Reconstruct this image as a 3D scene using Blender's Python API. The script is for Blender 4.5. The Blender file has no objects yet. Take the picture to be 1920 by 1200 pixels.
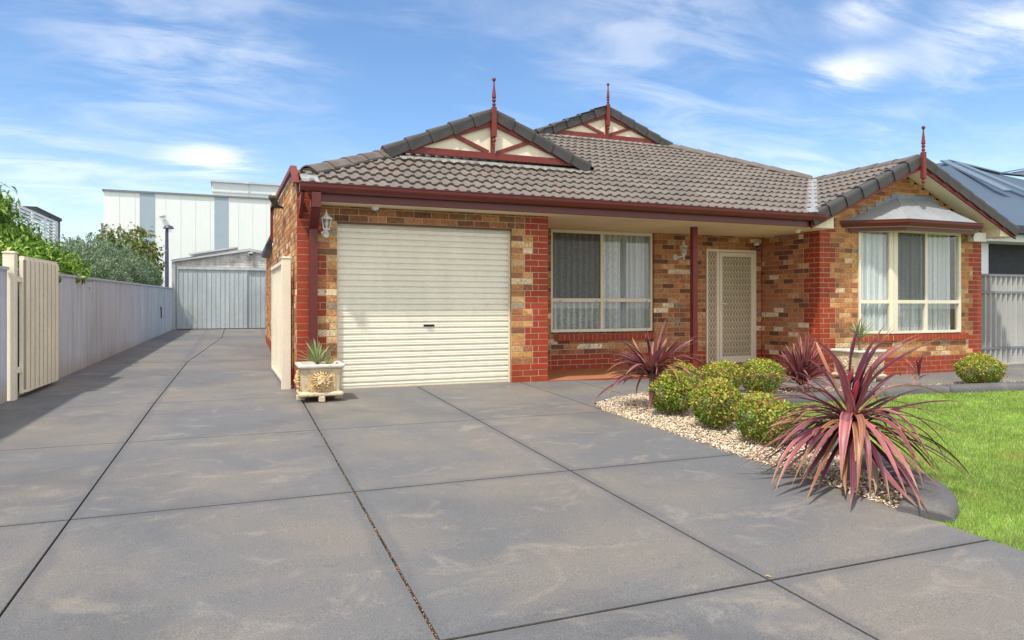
import bpy, bmesh, math, random
import numpy as np
from mathutils import Vector, Matrix
R = math.radians
rng = np.random.default_rng(7)
random.seed(7)
scn = bpy.context.scene
COL = scn.collection
ORG = {}

# ------------------------------------------------------------------ materials
def nt(m):
    m.use_nodes = True
    n = m.node_tree; n.nodes.clear()
    return n, n.nodes, n.links

def mat(name, base=(.5, .5, .5), rough=.6, big=(1.5, .12), fine=(60, .1), bump=(0, 0), metal=0, attr=False,
        spec=.4, tint=None, streak=0, trans=0, coat=0, splash=None):
    """Principled surface; base colour varied by a broad and a fine noise in world space."""
    m = bpy.data.materials.new(name)
    n, N, L = nt(m)
    out = N.new('ShaderNodeOutputMaterial'); b = N.new('ShaderNodeBsdfPrincipled')
    L.new(b.outputs[0], out.inputs[0])
    b.inputs['Roughness'].default_value = rough
    b.inputs['Metallic'].default_value = metal
    b.inputs['Specular IOR Level'].default_value = spec
    b.inputs['Coat Weight'].default_value = coat
    g = N.new('ShaderNodeNewGeometry')
    if attr:
        a = N.new('ShaderNodeAttribute'); a.attribute_name = 'Col'; src = a.outputs['Color']
    else:
        c = N.new('ShaderNodeRGB'); c.outputs[0].default_value = (*base, 1); src = c.outputs[0]
    def noise(scale, detail, vec):
        t = N.new('ShaderNodeTexNoise'); t.inputs['Scale'].default_value = scale; t.inputs['Detail'].default_value = detail
        L.new(vec, t.inputs['Vector']); return t.outputs['Fac']
    def mul(src, fac, lo, hi, a0=.3, a1=.7):
        mr = N.new('ShaderNodeMapRange'); mr.inputs[1].default_value = a0; mr.inputs[2].default_value = a1
        mr.inputs[3].default_value = lo; mr.inputs[4].default_value = hi; L.new(fac, mr.inputs[0])
        vm = N.new('ShaderNodeVectorMath'); vm.operation = 'SCALE'; L.new(src, vm.inputs[0]); L.new(mr.outputs[0], vm.inputs['Scale'])
        return vm.outputs[0]
    f1 = noise(big[0], 4, g.outputs['Position']); f2 = noise(fine[0], 3, g.outputs['Position'])
    if tint:
        mx = N.new('ShaderNodeMix'); mx.data_type = 'RGBA'
        f3 = noise(tint[1], 5, g.outputs['Position'])
        mr = N.new('ShaderNodeMapRange'); mr.inputs[1].default_value = tint[2]; mr.inputs[2].default_value = tint[3]
        L.new(f3, mr.inputs[0]); L.new(mr.outputs[0], mx.inputs[0]); L.new(src, mx.inputs[6])
        mx.inputs[7].default_value = (*tint[0], 1); src = mx.outputs[2]
    src = mul(src, f1, 1 - big[1], 1 + big[1])
    src = mul(src, f2, 1 - fine[1], 1 + fine[1])
    if streak:
        mp = N.new('ShaderNodeMapping'); mp.inputs['Scale'].default_value = (9, 9, .6); L.new(g.outputs['Position'], mp.inputs[0])
        fs = noise(1.0, 4, mp.outputs[0]); src = mul(src, fs, 1 - streak, 1 + streak * .3)
    if splash:
        sp = N.new('ShaderNodeSeparateXYZ'); L.new(g.outputs['Position'], sp.inputs[0])
        fs = noise(3.0, 5, g.outputs['Position']); q = N.new('ShaderNodeMath'); q.operation = 'MULTIPLY_ADD'; q.inputs[1].default_value = -.45; L.new(fs, q.inputs[0]); L.new(sp.outputs[2], q.inputs[2])
        mr = N.new('ShaderNodeMapRange'); mr.inputs[1].default_value = -.25; mr.inputs[2].default_value = .10; mr.inputs[3].default_value = .8; mr.inputs[4].default_value = 0; L.new(q.outputs[0], mr.inputs[0])
        mx = N.new('ShaderNodeMix'); mx.data_type = 'RGBA'; L.new(mr.outputs[0], mx.inputs[0]); L.new(src, mx.inputs[6]); mx.inputs[7].default_value = (*splash, 1); src = mx.outputs[2]
    L.new(src, b.inputs['Base Color'])
    if bump[1]:
        fb = noise(bump[0], 4, g.outputs['Position'])
        bp = N.new('ShaderNodeBump'); bp.inputs['Strength'].default_value = 1; bp.inputs['Distance'].default_value = bump[1]
        L.new(fb, bp.inputs['Height']); L.new(bp.outputs[0], b.inputs['Normal'])
    if trans:
        tr = N.new('ShaderNodeBsdfTranslucent'); L.new(src, tr.inputs[0])
        ms = N.new('ShaderNodeMixShader'); ms.inputs[0].default_value = trans
        L.new(b.outputs[0], ms.inputs[1]); L.new(tr.outputs[0], ms.inputs[2]); L.new(ms.outputs[0], out.inputs[0])
    return m

M = {}
M['brick'] = mat('brick', attr=True, rough=.85, big=(9, .14), fine=(34, .34), bump=(160, .002), tint=((.13, .06, .035), 18, .56, .78), spec=.25)
M['redbrick'] = mat('painted_brick', attr=True, rough=.65, big=(7, .16), fine=(50, .16), bump=(150, .001), spec=.35)
M['mortar'] = mat('mortar', (.46, .36, .235), .9, fine=(90, .15), bump=(200, .002))
M['mortar_dark'] = mat('mortar_grey', (.13, .11, .09), .9, fine=(40, .35), bump=(60, .006))
M['tile'] = mat('roof_tile', attr=True, rough=.62, big=(1.3, .1), fine=(45, .12), bump=(220, .0012), tint=((.20, .15, .12), 5, .58, .8), spec=.35)
M['cap'] = mat('verge_tile', (.060, .057, .056), .5, big=(4, .15), fine=(70, .15), bump=(200, .001), tint=((.11, .10, .09), 30, .72, .8))
M['ridge'] = mat('ridge_tile', (.135, .115, .10), .7, big=(4, .2), fine=(50, .2), bump=(150, .002))
M['burg'] = mat('burgundy_paint', (.115, .018, .014), .35, big=(3, .06), fine=(60, .05), spec=.5)
M['burg2'] = mat('burgundy_timber', (.18, .030, .024), .5, big=(3, .1), fine=(80, .08), bump=(90, .0005), spec=.4)
M['cream'] = mat('cream_metal', (.76, .70, .54), .45, big=(1.2, .05), fine=(20, .03), spec=.4, streak=.06)
M['door_cream'] = mat('roller_door_cream', (.84, .80, .67), .42, big=(1.0, .04), fine=(12, .03), spec=.4, streak=.05)
M['gate_cream'] = mat('gate_cream', (.80, .74, .60), .55, big=(2, .06), fine=(25, .04), streak=.03, tint=((.30, .16, .09), 9, .72, .85))
M['gate_fold_shade'] = mat('shaded_fold', (.36, .31, .23), .8)  # darker cream, painted shade for the gate rib folds
M['panel_cream'] = mat('gable_board', (.80, .74, .58), .7, big=(2, .06), fine=(30, .05), streak=.08)
M['soffit'] = mat('soffit_board', (.78, .68, .48), .8, big=(1.5, .06), fine=(30, .03))
M['frame'] = mat('window_frame', (.78, .73, .58), .4, big=(2, .05), fine=(30, .04))
M['grille'] = mat('door_grille', (.78, .71, .54), .5, big=(2, .05), fine=(30, .04))
M['grille_back'] = mat('door_behind_grille', (.36, .30, .20), .7, big=(2, .1), fine=(30, .04))
M['fence'] = mat('weathered_steel_sheet', (.52, .575, .66), .55, big=(.8, .08), fine=(25, .06), streak=.2, metal=.1, tint=((.50, .53, .56), 1.3, .55, .75), splash=(.40, .34, .26))
M['shed'] = mat('zinc_sheet', (.52, .58, .61), .5, big=(.8, .12), fine=(20, .06), streak=.18, metal=.15, tint=((.50, .50, .46), 2, .6, .8))
M['shedtrim'] = mat('zinc_trim', (.55, .59, .61), .5, big=(1, .12), fine=(20, .06), streak=.15)
M['shedgable'] = mat('stained_zinc_gable', (.72, .71, .67), .6, big=(1.4, .15), fine=(14, .12), streak=.3, tint=((.38, .36, .31), 3, .55, .8))
M['rfence'] = mat('galvanised_sheet', (.46, .465, .46), .45, big=(1, .1), fine=(30, .05), metal=.3, streak=.12)
M['rail'] = mat('grey_rail', (.18, .20, .23), .5, big=(2, .1))
M['white'] = mat('white_cladding', (.74, .79, .80), .6, big=(.2, .03), fine=(2, .02), streak=.03)
M['bluegrey'] = mat('blue_grey_cladding', (.33, .41, .50), .6, big=(.3, .04), fine=(2, .03))
M['annex'] = mat('ribbed_white_cladding', (.66, .71, .70), .6, big=(.3, .05), fine=(3, .03))
M['dark'] = mat('dark_metal', (.03, .03, .035), .45, big=(3, .1))
M['navy'] = mat('dark_pole', (.07, .065, .13), .45)
M['black'] = mat('black_plastic', (.012, .012, .012), .4)
M['whiteplastic'] = mat('white_plastic', (.74, .74, .70), .4, big=(4, .08), fine=(60, .06), tint=((.45, .42, .34), 25, .6, .8))
M['nroof'] = mat('blue_grey_steel_roof', (.085, .12, .165), .45, big=(.6, .08), fine=(20, .05), metal=.1, tint=((.11, .15, .2), 14, .66, .72))
M['nflash'] = mat('bright_flashing', (.13, .18, .25), .5, big=(1, .08))
M['ndark'] = mat('dark_wall', (.032, .036, .045), .7, big=(1, .1), fine=(12, .2))
M['whitepaint'] = mat('white_paint', (.74, .78, .82), .5)
M['lead'] = mat('grey_sheet_metal', (.34, .37, .40), .42, big=(2, .1), fine=(12, .05), metal=.25, tint=((.26, .27, .28), 4, .6, .75))
M['leadblue'] = mat('blue_grey_flashing', (.20, .27, .35), .5, big=(4, .12), fine=(20, .06))
M['flash2'] = mat('weathered_flashing', (.24, .235, .225), .7, big=(9, .3), fine=(40, .25), tint=((.14, .13, .12), 14, .5, .7))
M['flash'] = mat('white_flashing', (.27, .28, .285), .6, big=(9, .3), fine=(40, .25), bump=(40, .004), tint=((.25, .24, .23), 14, .58, .75))
M['kerb'] = mat('charcoal_kerb', (.115, .11, .112), .6, big=(2.2, .16), fine=(60, .15), bump=(120, .0015), tint=((.19, .175, .16), 4, .6, .8))
M['porch'] = mat('terracotta_floor', (.40, .17, .075), .45, big=(3, .15), fine=(30, .1))
M['porchedge'] = mat('painted_step_edge', (.28, .045, .035), .6, big=(3, .15), fine=(30, .15))
M['concrete'] = mat('bare_concrete', (.36, .33, .28), .85, big=(3, .15), fine=(60, .15), bump=(80, .002))
M['soil'] = mat('soil', (.20, .15, .10), .95, big=(3, .2), fine=(40, .3), bump=(30, .01))
M['turfbase'] = mat('turf_base', (.16, .21, .05), .95, big=(1.1, .25), fine=(25, .3), tint=((.20, .18, .07), 1.4, .6, .78))
M['pebble'] = mat('pebble', attr=True, rough=.75, big=(4, .08), fine=(60, .12), tint=((.30, .20, .12), 50, .68, .8))
M['leaf'] = mat('leaf', attr=True, rough=.45, big=(3, .08), fine=(40, .12), trans=.28, spec=.4)
M['strap'] = mat('strap_leaf', attr=True, rough=.42, big=(6, .12), fine=(70, .12), trans=.14, spec=.4)
M['grass'] = mat('grass_blade', attr=True, rough=.6, big=(1.1, .2), fine=(9, .15), trans=.3, tint=((.42, .43, .12), 1.5, .55, .77), spec=.2)
M['bark'] = mat('bark', (.14, .10, .07), .9, big=(5, .2), fine=(40, .3), bump=(50, .01))
M['stem'] = mat('grey_stem', (.22, .19, .14), .9, big=(5, .2), fine=(60, .3), bump=(60, .004))
M['stone'] = mat('cast_stone', (.58, .49, .34), .8, big=(6, .15), fine=(60, .15), bump=(90, .002), tint=((.46, .30, .14), 14, .55, .75))
M['relief'] = mat('ochre_relief', (.56, .39, .18), .75, big=(9, .2), fine=(60, .15), bump=(60, .004), tint=((.74, .62, .40), 28, .5, .65))
M['rim'] = mat('pale_stone_rim', (.70, .65, .56), .75, big=(6, .1), fine=(60, .12), bump=(90, .001))
M['panel_dark'] = mat('solar_glass', (.02, .025, .04), .2)
M['green'] = mat('green_sign', (.02, .36, .16), .5)
M['room'] = mat('room_lining', (.10, .09, .08), .9)
M['ground'] = mat('far_ground', (.16, .17, .09), .95, big=(.1, .2), fine=(5, .2))
M['litter'] = mat('dry_litter', attr=True, rough=.9, big=(9, .2), fine=(60, .2))

def driveway_mat():
    m = bpy.data.materials.new('coated_concrete'); n, N, L = nt(m)
    out = N.new('ShaderNodeOutputMaterial'); b = N.new('ShaderNodeBsdfPrincipled'); L.new(b.outputs[0], out.inputs[0])
    g = N.new('ShaderNodeNewGeometry'); P = g.outputs['Position']
    def nz(s, d=5, dist=0, rough=.55, off=(0, 0, 0), sc=(1, 1, 1)):
        mp = N.new('ShaderNodeMapping'); mp.inputs['Location'].default_value = off; mp.inputs['Scale'].default_value = sc; L.new(P, mp.inputs[0])
        t = N.new('ShaderNodeTexNoise'); t.inputs['Scale'].default_value = s; t.inputs['Detail'].default_value = d
        t.inputs['Distortion'].default_value = dist; t.inputs['Roughness'].default_value = rough; L.new(mp.outputs[0], t.inputs['Vector']); return t.outputs['Fac']
    def rmp(f, a, c):
        r = N.new('ShaderNodeMapRange'); r.interpolation_type = 'SMOOTHSTEP'; r.inputs[1].default_value = a; r.inputs[2].default_value = c; L.new(f, r.inputs[0]); return r.outputs[0]
    def mx(a, c, f, k=1.0):
        q = N.new('ShaderNodeMix'); q.data_type = 'RGBA'
        mm = N.new('ShaderNodeMath'); mm.operation = 'MULTIPLY'; mm.inputs[1].default_value = k; L.new(f, mm.inputs[0]); L.new(mm.outputs[0], q.inputs[0])
        if isinstance(a, tuple): q.inputs[6].default_value = (*a, 1)
        else: L.new(a, q.inputs[6])
        q.inputs[7].default_value = (*c, 1); return q.outputs[2]
    c = mx((.140, .141, .147), (.184, .168, .152), rmp(nz(.75, 5, .3), .38, .62))
    c = mx(c, (.105, .107, .114), rmp(nz(.55, 6, .6, .6, (7, 3, 0)), .50, .70), .7)
    c = mx(c, (.29, .25, .205), rmp(nz(1.7, 8, .9, .68, (3, 9, 1), (1, 1.5, 1)), .55, .72), .62)
    c = mx(c, (.25, .235, .215), rmp(nz(3.2, 6, .8, .7, (1, 2, 0)), .54, .72), .6)
    c = mx(c, (.075, .074, .080), rmp(nz(2.1, 5, .5, .6, (5, 5, 5)), .64, .76), .5)
    c = mx(c, (.06, .06, .06), rmp(nz(14, 2, 0, .5, (2, 2, 5)), .77, .80), .5)
    c = mx(c, (.30, .29, .27), rmp(nz(16, 2, 0, .5, (9, 2, 5)), .79, .81), .6)
    # trowelled margins beside the joints, a little darker and bluer where the coating lies thicker
    sx_ = N.new('ShaderNodeSeparateXYZ'); L.new(P, sx_.inputs[0]); best = None
    for ax, v in ((0, -.87), (0, .687), (0, 2.22), (1, 2.47), (1, 4.48)):
        a1 = N.new('ShaderNodeMath'); a1.operation = 'SUBTRACT'; L.new(sx_.outputs[ax], a1.inputs[0]); a1.inputs[1].default_value = v
        a2 = N.new('ShaderNodeMath'); a2.operation = 'ABSOLUTE'; L.new(a1.outputs[0], a2.inputs[0])
        if best is None: best = a2.outputs[0]
        else:
            a3 = N.new('ShaderNodeMath'); a3.operation = 'MINIMUM'; L.new(best, a3.inputs[0]); L.new(a2.outputs[0], a3.inputs[1]); best = a3.outputs[0]
    wob = N.new('ShaderNodeMath'); wob.operation = 'MULTIPLY_ADD'; wob.inputs[1].default_value = .14; L.new(nz(1.9, 3), wob.inputs[0]); L.new(best, wob.inputs[2])
    c = mx(c, (.108, .112, .122), rmp(wob.outputs[0], .15, .10), .5)
    sp = nz(170, 3); r2 = N.new('ShaderNodeMapRange'); r2.inputs[1].default_value = .3; r2.inputs[2].default_value = .7
    r2.inputs[3].default_value = .68; r2.inputs[4].default_value = 1.34; L.new(sp, r2.inputs[0])
    vm = N.new('ShaderNodeVectorMath'); vm.operation = 'SCALE'; L.new(c, vm.inputs[0]); L.new(r2.outputs[0], vm.inputs['Scale'])
    L.new(vm.outputs[0], b.inputs['Base Color'])
    rr = N.new('ShaderNodeMapRange'); rr.inputs[3].default_value = .5; rr.inputs[4].default_value = .78; L.new(nz(1.6), rr.inputs[0]); L.new(rr.outputs[0], b.inputs['Roughness'])
    b.inputs['Specular IOR Level'].default_value = .35
    bp = N.new('ShaderNodeBump'); bp.inputs['Distance'].default_value = .0022; L.new(nz(130, 4), bp.inputs['Height']); L.new(bp.outputs[0], b.inputs['Normal'])
    return m
M['drive'] = driveway_mat()
M['joint'] = mat('dirty_joint', (.06, .053, .047), .95, fine=(60, .3))

def glass_mat(name, refl=.10, tint=(.95, .97, .97)):
    m = bpy.data.materials.new(name); n, N, L = nt(m)
    out = N.new('ShaderNodeOutputMaterial'); t = N.new('ShaderNodeBsdfTransparent'); t.inputs[0].default_value = (*tint, 1)
    gl = N.new('ShaderNodeBsdfGlossy'); gl.inputs['Roughness'].default_value = .015
    fr = N.new('ShaderNodeLayerWeight'); fr.inputs[0].default_value = .5
    pw = N.new('ShaderNodeMath'); pw.operation = 'POWER'; pw.inputs[1].default_value = 4; L.new(fr.outputs['Facing'], pw.inputs[0])
    ad = N.new('ShaderNodeMath'); ad.operation = 'MULTIPLY_ADD'; ad.inputs[1].default_value = .6; ad.inputs[2].default_value = refl; L.new(pw.outputs[0], ad.inputs[0])
    mx = N.new('ShaderNodeMixShader'); L.new(ad.outputs[0], mx.inputs[0]); L.new(t.outputs[0], mx.inputs[1]); L.new(gl.outputs[0], mx.inputs[2])
    L.new(mx.outputs[0], out.inputs[0]); return m
M['glass'] = glass_mat('window_glass', .06)
M['screen'] = None
def screen_mat():
    m = bpy.data.materials.new('insect_screen'); n, N, L = nt(m)
    out = N.new('ShaderNodeOutputMaterial'); t = N.new('ShaderNodeBsdfTransparent'); d = N.new('ShaderNodeBsdfDiffuse'); d.inputs[0].default_value = (.12, .12, .12, 1)
    mx = N.new('ShaderNodeMixShader'); mx.inputs[0].default_value = .30; L.new(t.outputs[0], mx.inputs[1]); L.new(d.outputs[0], mx.inputs[2]); L.new(mx.outputs[0], out.inputs[0]); return m
M['screen'] = screen_mat()
def lace_mat(name, dens):
    """White lace: threads over open net, the net lets the dark room show."""
    m = bpy.data.materials.new(name); n, N, L = nt(m)
    out = N.new('ShaderNodeOutputMaterial'); g = N.new('ShaderNodeNewGeometry')
    mp = N.new('ShaderNodeMapping'); mp.inputs['Scale'].default_value = (1, 0.15, .8); L.new(g.outputs['Position'], mp.inputs[0])
    v = N.new('ShaderNodeTexNoise'); v.inputs['Scale'].default_value = 44; v.inputs['Detail'].default_value = 3; v.inputs['Distortion'].default_value = 1.2; L.new(mp.outputs[0], v.inputs['Vector'])
    r = N.new('ShaderNodeMapRange'); r.inputs[1].default_value = .46; r.inputs[2].default_value = .54; r.inputs[3].default_value = dens; r.inputs[4].default_value = 1.0; L.new(v.outputs['Fac'], r.inputs[0])
    wv = N.new('ShaderNodeTexWave'); wv.wave_type = 'BANDS'; wv.bands_direction = 'X'; wv.inputs['Scale'].default_value = 2.75; wv.inputs['Distortion'].default_value = 1.2; wv.inputs['Detail'].default_value = 2; wv.inputs['Detail Scale'].default_value = .4
    L.new(mp.outputs[0], wv.inputs['Vector'])
    wr = N.new('ShaderNodeMapRange'); wr.inputs[3].default_value = .62; wr.inputs[4].default_value = 1.0; L.new(wv.outputs['Fac'], wr.inputs[0])
    pm = N.new('ShaderNodeMath'); pm.operation = 'MULTIPLY'; L.new(r.outputs[0], pm.inputs[0]); L.new(wr.outputs[0], pm.inputs[1])
    d = N.new('ShaderNodeBsdfDiffuse'); d.inputs[0].default_value = (.88, .92, .93, 1)
    tl = N.new('ShaderNodeBsdfTranslucent'); tl.inputs[0].default_value = (.7, .75, .78, 1)
    dd = N.new('ShaderNodeMixShader'); dd.inputs[0].default_value = .06; L.new(d.outputs[0], dd.inputs[1]); L.new(tl.outputs[0], dd.inputs[2])
    t = N.new('ShaderNodeBsdfTransparent'); mx = N.new('ShaderNodeMixShader')
    L.new(pm.outputs[0], mx.inputs[0]); L.new(t.outputs[0], mx.inputs[1]); L.new(dd.outputs[0], mx.inputs[2]); L.new(mx.outputs[0], out.inputs[0]); return m
M['lace'] = lace_mat('lace_net', .66)
M['sheer'] = lace_mat('sheer_curtain', .92)

# ------------------------------------------------------------------ builders
def tag(o, label=None, cat=None, group=None, kind=None):
    if label: o['label'] = label
    if cat: o['category'] = cat
    if group: o['group'] = group
    if kind: o['kind'] = kind
    return o

def thing(name, loc, label, cat, group=None):
    o = bpy.data.objects.new(name, None); COL.objects.link(o); o.location = loc
    o.empty_display_size = .1
    ORG[o.name] = Vector(loc); return tag(o, label, cat, group)

def link(name, me, mt, parent=None, org=None):
    o = bpy.data.objects.new(name, me); COL.objects.link(o)
    for x in (mt if isinstance(mt, (list, tuple)) else [mt]): me.materials.append(x)
    if parent is not None: o.parent = parent; ORG[o.name] = ORG[parent.name]
    else:
        ORG[o.name] = Vector(org) if org else Vector((0, 0, 0)); o.location = ORG[o.name]
    return o

def npmesh(name, V, F, mt, parent=None, C=None, smooth=False, org=None, mi=None):
    """V (n,3) world coordinates, F list of faces or (m,k) array, C per-vertex colours."""
    V = np.asarray(V, float).reshape(-1, 3)
    o0 = ORG[parent.name] if parent is not None else (Vector(org) if org else Vector((0, 0, 0)))
    V = V - np.array(o0)
    me = bpy.data.meshes.new(name)
    if isinstance(F, np.ndarray):
        m, k = F.shape
        me.vertices.add(len(V)); me.vertices.foreach_set('co', V.ravel())
        me.loops.add(m * k); me.loops.foreach_set('vertex_index', F.ravel().astype(np.int32))
        me.polygons.add(m); me.polygons.foreach_set('loop_start', np.arange(0, m * k, k, dtype=np.int32))
        me.update(calc_edges=True)
    else:
        me.from_pydata(V.tolist(), [], [list(map(int, f)) for f in F]); me.update()
    if mi is not None: me.polygons.foreach_set('material_index', np.asarray(mi, dtype=np.int32))
    if C is not None:
        C = np.asarray(C, float)
        if C.shape[1] == 3: C = np.hstack([C, np.ones((len(C), 1))])
        a = me.color_attributes.new('Col', 'FLOAT_COLOR', 'POINT'); a.data.foreach_set('color', C.ravel())
    if smooth: me.polygons.foreach_set('use_smooth', np.ones(len(me.polygons), bool))
    me.validate(); 
    return link(name, me, mt, parent, org)

class MB:
    def __init__(s): s.V = []; s.F = []; s.C = []; s.c = (1, 1, 1)
    def add(s, vs, fs, c=None):
        b = len(s.V); s.V += [tuple(v) for v in vs]; s.F += [tuple(b + i for i in f) for f in fs]; s.C += [c or s.c] * len(vs)
    def box(s, x0, x1, y0, y1, z0, z1, bev=0, c=None):
        if bev:
            X = (x0, x1); Y = (y0, y1); Z = (z0, z1); vs = []; idx = {}
            for i in (0, 1):
                for j in (0, 1):
                    for k in (0, 1):
                        sx, sy, sz = (1 - 2 * i) * bev, (1 - 2 * j) * bev, (1 - 2 * k) * bev
                        p = (X[i], Y[j], Z[k])
                        for a in range(3):
                            q = [p[0] + sx, p[1] + sy, p[2] + sz]; q[a] = p[a]
                            idx[i, j, k, a] = len(vs); vs.append(q)
            fs = []
            for a in range(3):
                o = [b for b in range(3) if b != a]
                for e in (0, 1):
                    f = []
                    for (u, v) in ((0, 0), (1, 0), (1, 1), (0, 1)):
                        t = [0, 0, 0]; t[a] = e; t[o[0]] = u; t[o[1]] = v; f.append(idx[(*t, a)])
                    fs.append(f)
            for a in range(3):
                o = [b for b in range(3) if b != a]
                for u in (0, 1):
                    for v in (0, 1):
                        t0 = [0, 0, 0]; t0[o[0]] = u; t0[o[1]] = v; t1 = list(t0); t1[a] = 1
                        fs.append([idx[(*t0, o[0])], idx[(*t1, o[0])], idx[(*t1, o[1])], idx[(*t0, o[1])]])
            for i in (0, 1):
                for j in (0, 1):
                    for k in (0, 1): fs.append([idx[i, j, k, 0], idx[i, j, k, 1], idx[i, j, k, 2]])
            s.add(vs, fs, c); return s
        s.add([(x0, y0, z0), (x1, y0, z0), (x1, y1, z0), (x0, y1, z0), (x0, y0, z1), (x1, y0, z1), (x1, y1, z1), (x0, y1, z1)],
              [(0, 3, 2, 1), (4, 5, 6, 7), (0, 1, 5, 4), (1, 2, 6, 5), (2, 3, 7, 6), (3, 0, 4, 7)], c); return s
    def prism(s, poly, d, c=None):
        """poly: closed list of 3-D points, extruded by vector d."""
        n = len(poly); d = Vector(d); vs = [Vector(p) for p in poly] + [Vector(p) + d for p in poly]
        s.add(vs, [tuple(range(n))[::-1], tuple(range(n, 2 * n))] + [(i, (i + 1) % n, n + (i + 1) % n, n + i) for i in range(n)], c); return s
    def bar(s, a, b, w, h, up=(0, 0, 1), c=None):
        """box beam from a to b, w across, h along up."""
        a = Vector(a); b = Vector(b); t = (b - a).normalized(); up = Vector(up)
        sd = t.cross(up).normalized() * w / 2; u = sd.cross(t).normalized() * h / 2
        s.prism([a - sd - u, a + sd - u, a + sd + u, a - sd + u], b - a, c); return s
    def tube(s, pts, r, n=8, c=None, caps=True):
        pts = [Vector(p) for p in pts]; rr = r if isinstance(r, (list, tuple)) else [r] * len(pts)
        vs = []; fs = []
        for i, p in enumerate(pts):
            t = (pts[min(i + 1, len(pts) - 1)] - pts[max(i - 1, 0)]).normalized()
            a = t.cross(Vector((0, 0, 1)) if abs(t.z) < .9 else Vector((1, 0, 0))).normalized(); b = t.cross(a)
            for k in range(n):
                th = 2 * math.pi * k / n; vs.append(p + (a * math.cos(th) + b * math.sin(th)) * rr[i])
        for i in range(len(pts) - 1):
            for k in range(n): fs.append((i * n + k, i * n + (k + 1) % n, (i + 1) * n + (k + 1) % n, (i + 1) * n + k))
        if caps: fs.append(tuple(range(n))[::-1]); fs.append(tuple((len(pts) - 1) * n + k for k in range(n)))
        s.add(vs, fs, c); return s
    def lathe(s, cx, cy, prof, n=16, c=None):
        vs = []; fs = []
        for r, z in prof:
            for k in range(n):
                th = 2 * math.pi * (k + .5) / n; vs.append((cx + r * math.cos(th), cy + r * math.sin(th), z))
        for i in range(len(prof) - 1):
            for k in range(n): fs.append((i * n + k, i * n + (k + 1) % n, (i + 1) * n + (k + 1) % n, (i + 1) * n + k))
        fs.append(tuple(range(n))[::-1]); fs.append(tuple((len(prof) - 1) * n + k for k in range(n)))
        s.add(vs, fs, c); return s
    def build(s, name, mt, parent=None, org=None, smooth=False):
        use_c = any(c != (1, 1, 1) for c in s.C)
        o = npmesh(name, s.V, s.F, mt, parent, s.C if use_c else None, smooth, org)
        return o

def g(X, Y):
    Yc = min(max(Y, -30), 34)
    return .0215 * (Yc - 9) - .13 * min(1, max(0, (X - 4.5) / 5))

# ------------------------------------------------------------------ ground setting
def ground_sheet():
    xs = [-300, -60, -8, 0, 4.5, 9.5, 16, 40, 100, 300]; ys = [-300, -30, 0, 9, 20, 34, 60, 150, 400]
    V = [(x, y, g(x, y) - .09) for y in ys for x in xs]; n = len(xs)
    F = [(j * n + i, j * n + i + 1, (j + 1) * n + i + 1, (j + 1) * n + i) for j in range(len(ys) - 1) for i in range(n - 1)]
    tag(npmesh('ground', V, F, M['ground']), kind='structure')
ground_sheet()

def slab(mb, poly, gap=.003, bev=.003, th=.05, zo=0):
    """one concrete panel: polygon shrunk by the joint, arrised top edge."""
    n = len(poly)
    if sum(poly[i - 1][0] * poly[i][1] - poly[i][0] * poly[i - 1][1] for i in range(n)) < 0: poly = poly[::-1]
    def egap(a, b):
        if abs(b[0] - a[0]) < abs(b[1] - a[1]): return gap
        y = (a[1] + b[1]) / 2
        return .0055 if y < 5 else .0035 if y < 7 and abs(a[1] - b[1]) < .01 else .002 if y < 9 else .008 if y > 13 else gap
    def off(ex):
        out = []
        for i in range(n):
            a = Vector(poly[i - 1]); b = Vector(poly[i]); c = Vector(poly[(i + 1) % n])
            e1 = (b - a).normalized(); e2 = (c - b).normalized(); n1 = Vector((-e1.y, e1.x)); n2 = Vector((-e2.y, e2.x)); d1 = egap(a, b) + ex; d2 = egap(b, c) + ex
            cr = e1.x * e2.y - e1.y * e2.x
            if abs(cr) < .02: q = b + (n1 * d1 + n2 * d2) / 2
            else:
                p1 = b + n1 * d1; p2 = b + n2 * d2; t_ = ((p2 - p1).x * e2.y - (p2 - p1).y * e2.x) / cr; q = p1 + e1 * t_
            out.append((q.x, q.y))
        return out
    P0 = off(bev); P1 = off(0)
    vs = [(x, y, g(x, y) + zo) for x, y in P0] + [(x, y, g(x, y) + zo - bev) for x, y in P1] + [(x, y, g(x, y) + zo - th) for x, y in P1]
    fs = [tuple(range(n))] + [(i, n + i, n + (i + 1) % n, (i + 1) % n) for i in range(n)] + [(n + i, 2 * n + i, 2 * n + (i + 1) % n, n + (i + 1) % n) for i in range(n)]
    mb.add(vs, fs)

dr = MB()
XA, XB, XC, XD = -.87, .687, 2.22, 3.68
YS = [-4.2, -1.6, .42, 2.47, 4.48, 6.55]
FX = lambda y: -2.42 + .0383 * (y - 9.3)
for i in range(len(YS) - 1):
    a, b = YS[i], YS[i + 1]
    slab(dr, [(FX(a) - .1, a), (XA, a), (XA, b), (FX(b) - .1, b)]); slab(dr, [(XA, a), (XB, a), (XB, b), (XA, b)], .0038)
    slab(dr, [(XB, a), (XC, a), (XC, b), (XB, b)], .005)
    slab(dr, [(XC, a), (XD, a), (XD, b), (XC, b)])
slab(dr, [(FX(6.55) - .1, 6.55), (XA, 6.55), (XA, 8.66), (FX(8.66) - .1, 8.66)], .0035); slab(dr, [(XA, 6.55), (XB, 6.55), (XB, 8.66), (XA, 8.66)], .005)
slab(dr, [(XB, 6.55), (XC, 6.55), (XC, 9.12), (XB, 9.12)], .005); slab(dr, [(XC, 6.55), (XD, 6.55), (XD, 9.12), (XC, 9.12)], .005)
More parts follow.
